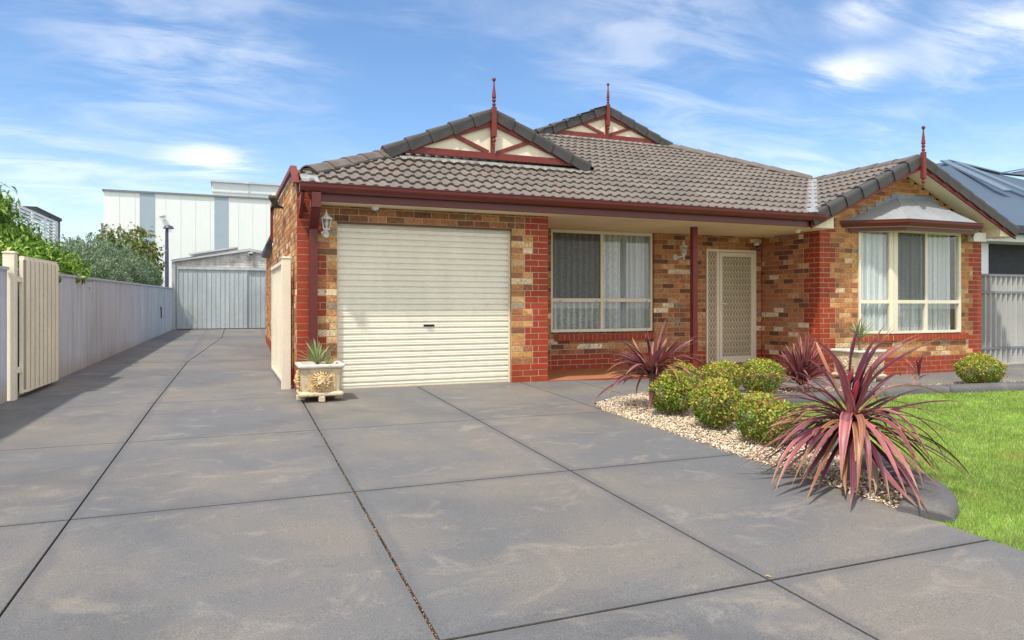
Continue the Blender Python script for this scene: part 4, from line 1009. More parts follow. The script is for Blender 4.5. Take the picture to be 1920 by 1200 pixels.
def gate(name, post, P0, P1, z0, z1, label, hinge_dir):
    t = thing(name, (post[0], post[1], g(*post)), label, 'gate', 'cream side gates folded open')
    x, y_ = post; h = .058
    MB().box(x - h, x + h, y_ - h, y_ + h, g(x, y_) - .05, z1 + .02, .006).build('post', M['gate_cream'], t)
    MB().box(x - h - .008, x + h + .008, y_ - h - .008, y_ + h + .008, z1 + .02, z1 + .035, .004).box(x - h * .8, x + h * .8, y_ - h * .8, y_ + h * .8, z1 + .036, z1 + .045, .004).build('post_cap', M['gate_cream'], t)
    mb = MB(); ribs_sheet(mb, P0, P1, z0 + .01, z1 - .03, .150, .045, .02, 0, ((0, 0), (.22, 0), (.30, 1), (.92, 1)))
    # dark strips that paint the shadow line into the fold of every rib
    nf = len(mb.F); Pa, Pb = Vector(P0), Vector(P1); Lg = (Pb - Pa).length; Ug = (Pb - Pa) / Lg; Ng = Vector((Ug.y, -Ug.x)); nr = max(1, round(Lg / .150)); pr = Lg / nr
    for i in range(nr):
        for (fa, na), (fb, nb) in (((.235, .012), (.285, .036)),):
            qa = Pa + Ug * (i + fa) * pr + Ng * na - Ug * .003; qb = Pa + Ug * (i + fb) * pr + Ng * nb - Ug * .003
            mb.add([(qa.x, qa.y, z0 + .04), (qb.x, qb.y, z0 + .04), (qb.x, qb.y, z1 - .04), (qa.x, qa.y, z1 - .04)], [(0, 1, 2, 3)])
    lf = npmesh('gate_leaf', mb.V, mb.F, [M['gate_cream'], M['gate_fold_shade']], t, mi=[0] * nf + [1] * (len(mb.F) - nf))
    f = MB(); a = Vector((*P0, z1 - .02)); b = Vector((*P1, z1 - .02)); f.bar(a, b, .05, .045); f.bar((P0[0], P0[1], z0 + .03), (P1[0], P1[1], z0 + .05), .03, .04)
    f.bar((P0[0], P0[1], z0 - .0), (P0[0], P0[1], z1 - .045), .035, .035, up=(0, 1, 0)); f.bar((P1[0], P1[1], z0 + .02), (P1[0], P1[1], z1 - .045), .03, .03, up=(0, 1, 0))
    f.build('gate_frame', M['gate_cream'], lf)
    for zz in (z0 + .25, z1 - .3):
        MB().box(min(x, P0[0]) , max(x, P0[0]) + .01, min(y_ + h, P0[1]) - .0, max(y_ + h + .01, P0[1] - .01), zz, zz + .06).build('hinge', M['burg2'] if False else M['gate_cream'], t)
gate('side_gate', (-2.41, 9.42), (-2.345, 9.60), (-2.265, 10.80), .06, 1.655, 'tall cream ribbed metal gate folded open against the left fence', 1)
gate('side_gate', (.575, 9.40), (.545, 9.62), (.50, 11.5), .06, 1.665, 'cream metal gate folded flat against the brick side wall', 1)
# ------------------------------------------------------------------ left fence
fe = thing('grey_fence', (-2.4, 9, 0), 'long weathered grey ribbed metal fence along the driveway', 'fence')
for (ya, yb_) in ((-4, 9.34), (9.52, 21.0), (21.12, 23.6)):
    mb = MB(); za, zb_ = g(-2.4, ya) - .03, g(-2.2, yb_) - .03
    zt0 = 1.50 + (ya - 9.3) * .0055; zt1 = 1.50 + (yb_ - 9.3) * .0055
    ribs_sheet(mb, (FX(ya), ya), (FX(yb_), yb_), za, zt0, .052, .007, zb_ - za, zt1 - zt0, ((0, 0), (.3, .15), (.5, 1), (.7, .15)))
    s = mb.build('fence_sheet', M['fence'], fe); md = s.modifiers.new('s', 'SOLIDIFY'); md.thickness = .002
    MB().bar((FX(ya), ya, zt0), (FX(yb_), yb_, zt1), .045, .035).build('fence_capping', M['fence'], fe)
MB().box(-2.02, -1.96, 20.98, 21.14, .2, 1.59).build('fence_post', M['fence'], fe)
MB().box(-1.955, -1.93, 20.96, 21.02, .95, 1.02).box(-1.955, -1.93, 20.99, 21.0, .72, .95).build('fence_latch', M['dark'], fe)
# ------------------------------------------------------------------ shed
sh = thing('metal_shed', (.3, 23.7, .3), 'low gabled zinc shed with ribbed sliding doors at the end of the driveway', 'shed')
zg = g(0, 23.6) - .02; xl, xr, xc = -1.86, 2.56, .33
mb = MB(); mb.box(xl, xl + .12, 23.6, 31, zg, 2.40).box(xr - .1, xr, 23.6, 31, zg, 2.40).box(xl, xr, 30.9, 31, zg, 2.4).build('wall', M['shedtrim'], sh)
mb = MB(); mb.prism([(xl + .02, 23.62, 2.17), (xr - .02, 23.62, 2.17), (xr - .02, 23.62, 2.42), (xc, 23.62, 2.80), (xl + .02, 23.62, 2.42)], (0, .03, 0))
zz = 2.20
gp = mb.build('gable', M['shedgable'], sh)
mb = MB()
for k in range(8):
    z = 2.21 + k * .076; hw = min(2.2, (2.80 - z) / .172 - .05)
    if hw > .1: mb.bar((xc - hw, 23.612, z), (xc + hw, 23.612, z), .016, .03)
mb.build('gable_ribs', M['shedgable'], sh)
MB().bar((xl - .03, 23.55, 2.42), (xc, 23.55, 2.815), .10, .07).bar((xc, 23.55, 2.815), (xr + .03, 23.55, 2.42), .1, .07).box(xl + .12, xr - .1, 23.54, 23.60, 2.17, 2.26).box(xl - .03, xl + .07, 23.53, 23.60, zg, 2.38).build('trim', M['shedtrim'], sh)
for a, b, yy in ((xl + .13, .25, 23.575), (.22, xr - .12, 23.61)):
    mb = MB(); ribs_sheet(mb, (a, yy), (b, yy), zg + .04, 2.18, .135, .018, 0, 0, ((0, 0), (.08, 1), (.12, 1), (.2, 0)))
    mb.bar((a, yy - .012, zg + .04), (a, yy - .012, 2.17), .03, .03, up=(0, 1, 0)); mb.bar((b, yy - .012, zg + .04), (b, yy - .012, 2.17), .03, .02, up=(0, 1, 0))
    mb.build('sliding_door', M['shed'], sh)
mb = MB(); mb.prism([(xl - .05, 23.5, 2.43), (xc, 23.5, 2.85), (xc, 23.5, 2.865), (xl - .05, 23.5, 2.445)], (0, 7.6, 0)).prism([(xr + .05, 23.5, 2.43), (xc, 23.5, 2.85), (xc, 23.5, 2.865), (xr + .05, 23.5, 2.445)], (0, 7.6, 0)).build('roof', M['shedtrim'], sh)
t = thing('solar_panel', (-.9, 25, 2.7), 'thin dark solar panel lying on the shed roof', 'solar panel')
MB().prism([(-1.45, 24.3, 2.66), (-.02, 24.3, 2.93), (-.02, 24.3, 2.97), (-1.45, 24.3, 2.70)], (0, 2.2, 0)).build('glass_sheet', M['panel_dark'], t)
MB().bar((-1.46, 24.28, 2.68), (-.01, 24.28, 2.95), .02, .05).build('frame', M['rfence'], t)
for xx in (-.35, -.05): MB().box(xx, xx + .04, 24.6, 24.64, 2.75, 2.98).build('bracket', M['rfence'], t)
t = thing('shed_floodlight', (.36, 23.5, 2.68), 'white floodlight on the shed gable', 'floodlight')
MB().box(.30, .44, 23.42, 23.52, 2.63, 2.73, .008).build('lamp_head', M['whiteplastic'], t); MB().box(.31, .43, 23.412, 23.419, 2.64, 2.70).build('lens', M['dark'], t)
MB().box(.35, .39, 23.52, 23.62, 2.66, 2.76).build('bracket', M['whiteplastic'], t)
# ------------------------------------------------------------------ warehouse
wh = thing('warehouse', (0, 45, .4), 'large white warehouse with blue-grey vertical stripes beyond the shed', 'warehouse')
mb = MB().box(-7.09, 16, 45, 75, .3, 7.50); mb.build('wall', M['white'], wh)
mb = MB()
x = -5.27
while x < 15: mb.box(x, x + .765, 44.97, 44.998, .3, 7.495); x += 3.95
mb.build('stripe', M['bluegrey'], wh)
mb = MB()
x = -7.09
for i in range(30):
    x += .79; mb.box(x - .008, x + .008, 44.985, 44.999, .3, 7.5) if not any(abs(x - (q)) < .0 for q in ()) else None
mb.build('panel_joints', M['annex'], wh)
MB().box(-7.15, 16, 44.9, 45.1, 7.5, 7.60).box(-7.15, -6.95, 45.1, 75, 7.5, 7.60).box(-6.9, 15.9, 45.2, 74.9, 7.48, 7.56).build('roof', M['rail'], wh)
MB().box(-7.25, -7.09, 45.2, 45.4, .3, 5.7).build('downpipe', M['rail'], wh)
mb = MB(); mb.lathe(0, 0, [(.04, -.12), (.13, -.10), (.17, -.03), (.14, .05), (.06, .09)], 14)
mb.V = [(-4.09 + v[0], 44.82 + v[1] * .8, 6.22 + v[2]) for v in mb.V]; mb.build('wall_vent', M['shedtrim'], wh, smooth=True)
an = thing('warehouse_annex', (2, 60, 7), 'ribbed white upper building with a green exit sign behind the warehouse', 'building')
mb = MB(); ribs_sheet(mb, (-1.92, 60), (16, 60), 7, 10.75, .16, .02); mb.box(-1.92, 16, 60.01, 75, 7, 10.8); mb.build('wall', M['annex'], an)
MB().box(-2.05, 16, 59.8, 76, 10.8, 10.95).box(-1.95, 16, 59.93, 59.97, 10.02, 10.09).box(.78, .84, 59.93, 59.97, 9, 10.8).build('roof', M['shedtrim'], an)
MB().box(2.55, 4.3, 59.9, 59.96, 10.0, 10.15).build('beam', M['gate_cream'], an)
mb = MB().box(4.7, 5.1, 59.88, 59.95, 9.0, 9.55).box(4.7, 6.3, 59.88, 59.95, 9.50, 9.58).build('doorway', M['dark'], an)
sg = MB().box(5.15, 5.75, 59.85, 59.9, 9.70, 10.02).build('exit_sign', M['green'], an)
# pictogram: running figure in a doorway
mb = MB(); mb.box(5.28, 5.34, 59.83, 59.848, 9.90, 9.96).bar((5.33, 59.84, 9.89), (5.36, 59.84, 9.82), .016, .04, up=(1, 0, 0)).bar((5.36, 59.84, 9.82), (5.42, 59.84, 9.74), .016, .03, up=(1, 0, 0)).bar((5.34, 59.84, 9.82), (5.28, 59.84, 9.76), .016, .03, up=(1, 0, 0)).box(5.5, 5.62, 59.83, 59.848, 9.74, 9.97)
mb.build('pictogram', M['whitepaint'], sg)
# street lamp
t = thing('street_lamp', (-2.58, 30, .4), 'slim dark street lamp standing in front of the white warehouse', 'street lamp')
MB().tube([(-2.58, 30, .3), (-2.58, 30, 3.0), (-2.58, 30, 3.95), (-2.56, 30, 4.06)], [.08, .07, .06, .05], 10).build('pole', M['navy'], t)
MB().lathe(-2.52, 30, [(.19, 4.03), (.20, 4.05), (.15, 4.12), (.05, 4.17)], 14).build('lamp_head', M['navy'], t)
# louvred building far left
lb = thing('louvred_building', (-7.5, 30, .4), 'far building with a white louvred roof terrace screen and flat canopy', 'building')
MB().box(-12, -7.05, 26.5, 38, .3, 2.6).build('wall', M['white'], lb)
mb = MB()
for k in range(15): z = 2.65 + k * .128; mb.box(-7.03, -6.99, 26.5, 33.8, z, z + .07)
mb.build('louvre_slats', M['whitepaint'], lb)
for yy in (26.6, 28.4, 30.1, 31.9, 33.75): MB().box(-7.05, -6.98, yy - .05, yy + .05, 2.6, 4.5).build('screen_post', M['whitepaint'], lb)
MB().box(-9.2, -7.0, 30.6, 34.6, 4.62, 4.74).build('canopy', M['ndark'], lb)
for xx, yy in ((-8.9, 31), (-7.1, 33.2), (-7.1, 34.5), (-8.9, 34.5)): MB().box(xx - .05, xx + .05, yy - .05, yy + .05, 2.6, 4.62).build('canopy_post', M['rail'], lb)

# ------------------------------------------------------------------ right side: neighbour and corrugated fence
rf = thing('corrugated_fence', (14.5, 9.5, 0), 'corrugated galvanised fence with grey rails right of the house', 'fence')
mb = MB(); sh_ = ((0, 0), (.12, .06), (.25, .5), (.38, .94), (.5, 1), (.62, .94), (.75, .5), (.88, .06)); ribs_sheet(mb, (13.22, 9.5), (19, 9.35), -.10, 1.66, .15, .085, 0, 0, sh_)
s = mb.build('fence_sheet', M['rfence'], rf, smooth=False)
MB().bar((13.2, 9.44, 1.68), (19, 9.29, 1.68), .07, .045).build('top_rail', M['rail'], rf)
for zz in (1.335, .215): MB().bar((13.2, 9.435, zz), (19, 9.285, zz), .045, .045).build('rail', M['rail'], rf)
MB().box(13.2, 19, 9.3, 9.6, -.2, -.10).build('plinth', M['concrete'], rf)
nh = thing('neighbour_house', (20, 13, 0), 'neighbouring dark walled house with blue-grey metal roof', 'house')
MB().box(17.9, 32, 12.3, 24, -.3, 2.72).build('wall', M['ndark'], nh)
MB().box(17.55, 17.82, 12.0, 12.25, -.3, 2.66).build('column', M['whitepaint'], nh)
MB().box(17.3, 32, 11.7, 12.4, 2.68, 2.90).build('fascia', M['whitepaint'], nh)
MB().box(17.2, 32, 11.5, 11.7, 2.86, 3.08, .02).build('gutter', M['dark'], nh)
npmesh('roof', [(16.9, 11.5, 3.06), (33, 11.5, 3.06), (24.35, 16, 5.55), (21.75, 16, 5.80), (17.0, 24, 3.06), (33, 16, 7.15), (24.35, 16.01, 5.55), (33, 12.5, 4.6), (21.75, 24, 5.8)],
       [(0, 1, 2, 3), (0, 3, 8, 4), (6, 7, 5)], M['nroof'], nh)
mb = MB()
for o in (0, .62): mb.bar((21.55 + o * .9, 15.95, 5.80), (21.05 + o * 1.6, 13.6, 4.42), .30, .05)
mb.build('roof_flashing', M['nflash'], nh)
MB().bar((21.72, 16, 5.83), (24.35, 16, 5.58), .2, .04).bar((24.35, 15.98, 5.6), (33, 12.6, 4.65), .16, .04).bar((24.35, 16.02, 5.6), (33, 16.02, 7.2), .12, .04).build('ridge_capping', M['nflash'], nh)

# ------------------------------------------------------------------ planting
def unit(v): return v / np.linalg.norm(v, axis=-1, keepdims=True)
def leaf_cards(P, D, Nn, L_, Wd, C, curl=.15, seg=2):
    """n leaves: base P, direction D, face normal Nn, length, width; each a folded blade of quads/tris."""
    n = len(P); S = unit(np.cross(D, Nn)); Nn = unit(np.cross(S, D)); L_ = np.broadcast_to(L_, n)[:, None]; Wd = np.broadcast_to(Wd, n)[:, None]
    m = P + D * L_ * .5 + Nn * L_ * .04; tip = P + D * L_ - Nn * L_ * curl
    l = m + S * Wd * .5 + Nn * Wd * .18; r = m - S * Wd * .5 + Nn * Wd * .18
    V = np.stack([P, r, tip, l, m], 1).reshape(-1, 3); b = np.arange(n) * 5
    F = np.concatenate([np.column_stack([b, b + 1, b + 4]), np.column_stack([b + 1, b + 2, b + 4]), np.column_stack([b + 2, b + 3, b + 4]), np.column_stack([b + 3, b, b + 4])])
    return V, F, np.repeat(C, 5, 0)

def bush(x, y_, r, h, label, seed, warm=.5, n=5200, base=None):
    rr = np.random.default_rng(seed); z = g(x, y_)
    t = thing('round_shrub', (x, y_, z), label, 'shrub', 'clipped round shrubs in the garden beds')
    U = unit(rr.normal(size=(n, 3))); rad = rr.uniform(.72, 1.0, n) ** .6
    lob = rr.normal(1, .035, n) + .07 * np.sin(5 * U[:, 0] + seed) + .06 * np.sin(6 * U[:, 1] + 2 * seed) + .05 * np.sin(7 * U[:, 2]) + .03 * np.sin(13 * U[:, 0] + 9 * U[:, 2])
    # clipped shape: flattened top and sides, tufts and a few stray shoots
    U2 = np.sign(U) * np.abs(U) ** .82; U2 /= (np.linalg.norm(U2, axis=1) ** .55)[:, None]
    K = unit(rr.normal(size=(22, 3))); kn = (U @ K.T).max(1); lob = lob + .22 * (np.clip(kn, .80, 1) - .90)
    stray = rr.random(n) < .012; rad = np.where(stray, rr.uniform(1.02, 1.18, n), rad)
    P = U2 * rad[:, None] * lob[:, None] * np.array([r, r, h * .5]) * 1.02
    P[:, 2] += h * .52; low = P[:, 2] < .10 * h; P = P[~low]; U = U[~low]; n = len(P)
    taper = np.clip(.72 + .28 * (P[:, 2] / (h * .35)), .6, 1)[:, None]; P[:, :2] *= taper
    hz = P[:, 2] / h
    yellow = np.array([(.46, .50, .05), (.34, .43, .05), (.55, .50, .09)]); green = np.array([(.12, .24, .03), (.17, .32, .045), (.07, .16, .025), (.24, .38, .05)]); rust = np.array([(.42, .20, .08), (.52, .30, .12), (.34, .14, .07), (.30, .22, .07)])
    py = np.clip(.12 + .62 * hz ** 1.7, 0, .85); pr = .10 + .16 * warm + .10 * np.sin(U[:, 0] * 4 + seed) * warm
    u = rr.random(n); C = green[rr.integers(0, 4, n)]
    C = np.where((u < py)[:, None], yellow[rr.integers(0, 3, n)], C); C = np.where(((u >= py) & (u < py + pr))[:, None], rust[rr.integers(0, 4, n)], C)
    C = C * rr.uniform(.8, 1.2, (n, 1))
    D = unit(U * .55 + rr.normal(0, .55, (n, 3)) + np.array([0, 0, .15])); Nn = unit(U + rr.normal(0, .5, (n, 3)))
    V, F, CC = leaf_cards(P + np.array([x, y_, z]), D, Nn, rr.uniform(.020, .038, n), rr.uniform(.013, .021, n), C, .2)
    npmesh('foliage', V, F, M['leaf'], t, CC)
    mb = MB()
    for k in range(26):
        a = rr.uniform(0, 6.28); e = rr.uniform(.15, 1); q = (x + math.cos(a) * r * .75 * e, y_ + math.sin(a) * r * .75 * e, z + h * rr.uniform(.6, .85) * (1.08 - .3 * e))
        mb.tube([(x + math.cos(a) * .04, y_ + math.sin(a) * .04, z - .02), (x + math.cos(a) * r * .35 * e, y_ + math.sin(a) * r * .35 * e, z + h * .3), q], [.007, .005, .002], 5, caps=False)
    mb.build('stems', M['stem'], t)
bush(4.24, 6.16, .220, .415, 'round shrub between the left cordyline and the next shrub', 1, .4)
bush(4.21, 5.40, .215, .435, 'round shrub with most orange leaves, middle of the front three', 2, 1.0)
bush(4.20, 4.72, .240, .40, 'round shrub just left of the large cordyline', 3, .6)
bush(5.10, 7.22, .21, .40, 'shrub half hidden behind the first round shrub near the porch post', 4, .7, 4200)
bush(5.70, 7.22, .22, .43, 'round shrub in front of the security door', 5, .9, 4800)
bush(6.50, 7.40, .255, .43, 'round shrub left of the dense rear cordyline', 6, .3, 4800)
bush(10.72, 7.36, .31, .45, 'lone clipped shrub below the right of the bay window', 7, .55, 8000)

PUR = dict(dark=((.075, .022, .040), (.17, .045, .07)), mid=((.18, .046, .065), (.44, .17, .17)), pink=((.31, .080, .105), (.58, .26, .24)), rust=((.22, .070, .055), (.50, .28, .12)), red=((.32, .035, .06), (.50, .08, .10)), tan=((.34, .27, .19), (.45, .38, .28)))
def strap(mbV, mbF, mbC, B, h, pts, w0, kind, rr, fold=.35, twist=0):
    """strap leaf through control points pts (world), width w0; stripes run along the blade."""
    body, edge = PUR[kind]; body = np.array(body) * rr.uniform(.8, 1.25); edge = np.array(edge) * rr.uniform(.85, 1.15); mid = (body * .4 + edge * .6)
    m = 13; ts = np.linspace(0, 1, m); P = [((1 - t) ** 3) * pts[0] + 3 * t * (1 - t) ** 2 * pts[1] + 3 * t * t * (1 - t) * pts[2] + t ** 3 * pts[3] for t in ts]; P = np.array(P)
    T = unit(np.gradient(P, axis=0)); up0 = np.array([0, 0, 1.]); b0 = len(mbV); 
    side0 = None
    for i in range(m):
        t = ts[i]; s = np.cross(T[i], up0)
        if np.linalg.norm(s) < .25: s = np.cross(T[i], h[0])
        s = s / np.linalg.norm(s)
        if side0 is not None and s @ side0 < 0: s = -s
        side0 = s; nrm = np.cross(s, T[i]); nrm *= 1 if nrm[2] >= 0 else -1
        if twist: a = twist * t; s = s * math.cos(a) + nrm * math.sin(a); nrm = np.cross(s, T[i])
        w = w0 * (.42 + .58 * min(1, t / .3)) * (1 if t < .55 else max(.02, 1 - ((t - .55) / .45) ** 1.7)) * .5
        cols = [edge, body, mid * (.95), body, edge]
        tipb = min(1, max(0, (t - .8) / .2)); brown = np.array([.42, .26, .12])
        for k, (o, c) in enumerate(zip((-1, -.62, 0, .62, 1), cols)):
            mbV.append(P[i] + s * o * w + nrm * abs(o) * w * fold); mbC.append(c * (1 - .7 * tipb) + brown * .7 * tipb)
    for i in range(m - 1):
        for k in range(4): a = b0 + i * 5 + k; mbF.append((a, a + 1, a + 6, a + 5))
Rv = np.array([.9301, -.3673, 0.]); Fv = np.array([.3673, .9301, 0.])
def cordyline(x, y_, zc_, heroes, nrand, L0, w0, label, seed, kinds, trunk=True, up=.55, name='cordyline'):
    rr = np.random.default_rng(seed); z = g(x, y_); t = thing(name, (x, y_, z), label, 'plant', 'red leaved cordylines in the beds')
    V, F, C = [], [], []; C0 = np.array([x, y_, zc_])
    for (cx, cz_, tx, tz, dep, w, kd) in heroes:
        a = C0 + rr.normal(0, .012, 3); c1 = C0 + Rv * cx * .55 + Fv * dep * .4 + np.array([0, 0, cz_ * .62]); c2 = C0 + Rv * cx + Fv * dep * .8 + np.array([0, 0, cz_]); tip = C0 + Rv * tx + Fv * dep + np.array([0, 0, tz])
        lowz = g(tip[0], tip[1]) + .02; tip[2] = max(tip[2], lowz)
        strap(V, F, C, a, (Rv,), (a, c1, c2, tip), w, kd, rr)
    for i in range(nrand):
        az = rr.uniform(0, 6.283); hd = np.array([math.cos(az), math.sin(az), 0]); e = rr.uniform(-.1, 1) if up < .5 else rr.uniform(0, 1.25) ** 1.0
        L_ = L0 * rr.uniform(.6, 1.05); e = np.clip(rr.normal(up, .38), -.25, 1.45)
        d1 = hd * math.cos(e) + np.array([0, 0, math.sin(e)]); dr_ = rr.uniform(.15, .8) * (1.4 - e) ; 
        a = C0 + hd * .015 + np.array([0, 0, rr.uniform(-.08, .06)]); c1 = a + d1 * L_ * .35; c2 = a + d1 * L_ * .68 - np.array([0, 0, dr_ * L_ * .18]); tip = a + d1 * L_ * .92 - np.array([0, 0, dr_ * L_ * .75]) + np.cross(hd, [0, 0, 1]) * rr.normal(0, .06)
        gz = g(a[0], a[1]) + .015
        for q in (c1, c2, tip): q[2] = max(q[2], gz + .02)
        kd = kinds[rr.integers(0, len(kinds))]; strap(V, F, C, a, (hd, ), (a, c1, c2, tip), w0 * rr.uniform(.6, 1.05), kd, rr, twist=rr.normal(0, .25))
    npmesh('leaves', V, F, M['strap'], t, C, smooth=True)
    if trunk:
        mb = MB(); mb.tube([(x + .01, y_, z - .03), (x - .01, y_ + .01, z + (zc_ - z) * .5), (x, y_, zc_ + .04)], [.035, .030, .026], 10); mb.build('trunk', M['stem'], t)
k_ = .00115
def HR(cx, cy, tx, ty, dep, w, kd): return ((cx - 730) * k_, (660 - cy) * k_, (tx - 730) * k_, (660 - ty) * k_, dep, w, kd)
her = [HR(640, 210, 262, 80, -.12, .058, 'pink'), HR(640, 260, 585, 232, .05, .06, 'pink'), HR(740, 260, 852, 8, .1, .036, 'dark'), HR(790, 300, 975, 65, .05, .05, 'dark'), HR(780, 330, 960, 85, -.05, .04, 'dark'), HR(830, 300, 1052, 112, .12, .058, 'dark'),
       HR(880, 260, 1205, 138, .1, .036, 'mid'), HR(860, 330, 1255, 152, -.05, .062, 'dark'), HR(900, 300, 1240, 160, .15, .05, 'mid'), HR(1000, 330, 1382, 575, -.1, .040, 'rust'), HR(1020, 480, 1388, 698, .2, .026, 'dark'), HR(1100, 350, 1150, 420, .25, .04, 'mid'),
       HR(430, 340, 72, 412, .1, .036, 'rust'), HR(480, 510, 182, 392, -.1, .060, 'mid'), HR(480, 400, 205, 450, -.2, .046, 'mid'), HR(470, 520, 280, 600, -.2, .055, 'dark'), HR(400, 590, 188, 800, -.25, .055, 'mid'), HR(440, 600, 250, 975, -.35, .040, 'rust'),
       HR(560, 560, 505, 930, -.40, .070, 'pink'), HR(600, 520, 540, 880, -.3, .07, 'mid'), HR(640, 620, 565, 1075, -.45, .060, 'rust'), HR(690, 640, 655, 1085, -.42, .050, 'mid'), HR(770, 830, 715, 1075, -.35, .062, 'tan'), HR(760, 640, 825, 1050, -.48, .056, 'pink'),
       HR(880, 560, 958, 1075, -.42, .062, 'mid'), HR(930, 480, 1068, 960, -.35, .064, 'pink'), HR(860, 620, 1085, 1050, -.3, .050, 'mid'), HR(960, 600, 1160, 960, -.25, .050, 'pink'), HR(1000, 620, 1335, 1085, .1, .050, 'mid'), HR(1060, 520, 1282, 845, -.12, .046, 'pink'),
       HR(980, 560, 1180, 875, .15, .036, 'dark'), HR(930, 440, 1028, 580, .3, .052, 'dark'), HR(550, 700, 330, 925, -.15, .05, 'rust'), HR(560, 740, 270, 965, .1, .05, 'mid'), HR(640, 800, 650, 1100, -.3, .05, 'mid'), HR(700, 400, 745, 330, -.02, .075, 'red'), HR(760, 420, 800, 300, -.05, .07, 'red'), HR(690, 470, 640, 400, -.05, .07, 'pink'), HR(730, 450, 770, 350, .05, .08, 'dark')]
cordyline(3.90, 3.56, .30, her, 84, .82, .040, 'largest cordyline, pink and purple strap leaves arching over the kerb end', 11, ['mid', 'dark', 'dark', 'mid', 'dark', 'rust', 'pink', 'mid'], up=.12)
cordyline(4.26, 6.56, .34, [(-.25, .38, -.42, .44, 0, .03, 'dark'), (-.05, .4, -.08, .56, 0, .045, 'mid'), (.04, .35, .0, .45, 0, .05, 'mid'), (.15, .3, .32, .42, .1, .04, 'dark'), (.2, .25, .45, .36, .1, .03, 'dark'), (-.3, .22, -.55, .28, 0, .03, 'rust'), (-.3, .1, -.52, .10, 0, .035, 'rust'), (-.3, .0, -.52, -.10, -.1, .05, 'dark'), (-.2, .06, -.58, -.02, 0, .03, 'mid')], 105, .80, .042, 'purple cordyline at the driveway end of the pebble bed', 12, ['dark', 'dark', 'dark', 'mid', 'mid', 'rust'], up=.48)
cordyline(7.2, 7.40, .05, [], 230, .80, .032, 'dense grassy purple cordyline clump near the wing corner', 13, ['dark', 'mid', 'mid', 'pink'], trunk=False, up=.85)
cordyline(9.72, 7.62, .0, [(.02, .2, .05, .30, 0, .05, 'dark'), (-.03, .2, -.01, .28, 0, .045, 'dark')], 15, .46, .028, 'small sparse cordyline below the bay window', 14, ['pink', 'rust', 'dark'], trunk=False, up=.7)

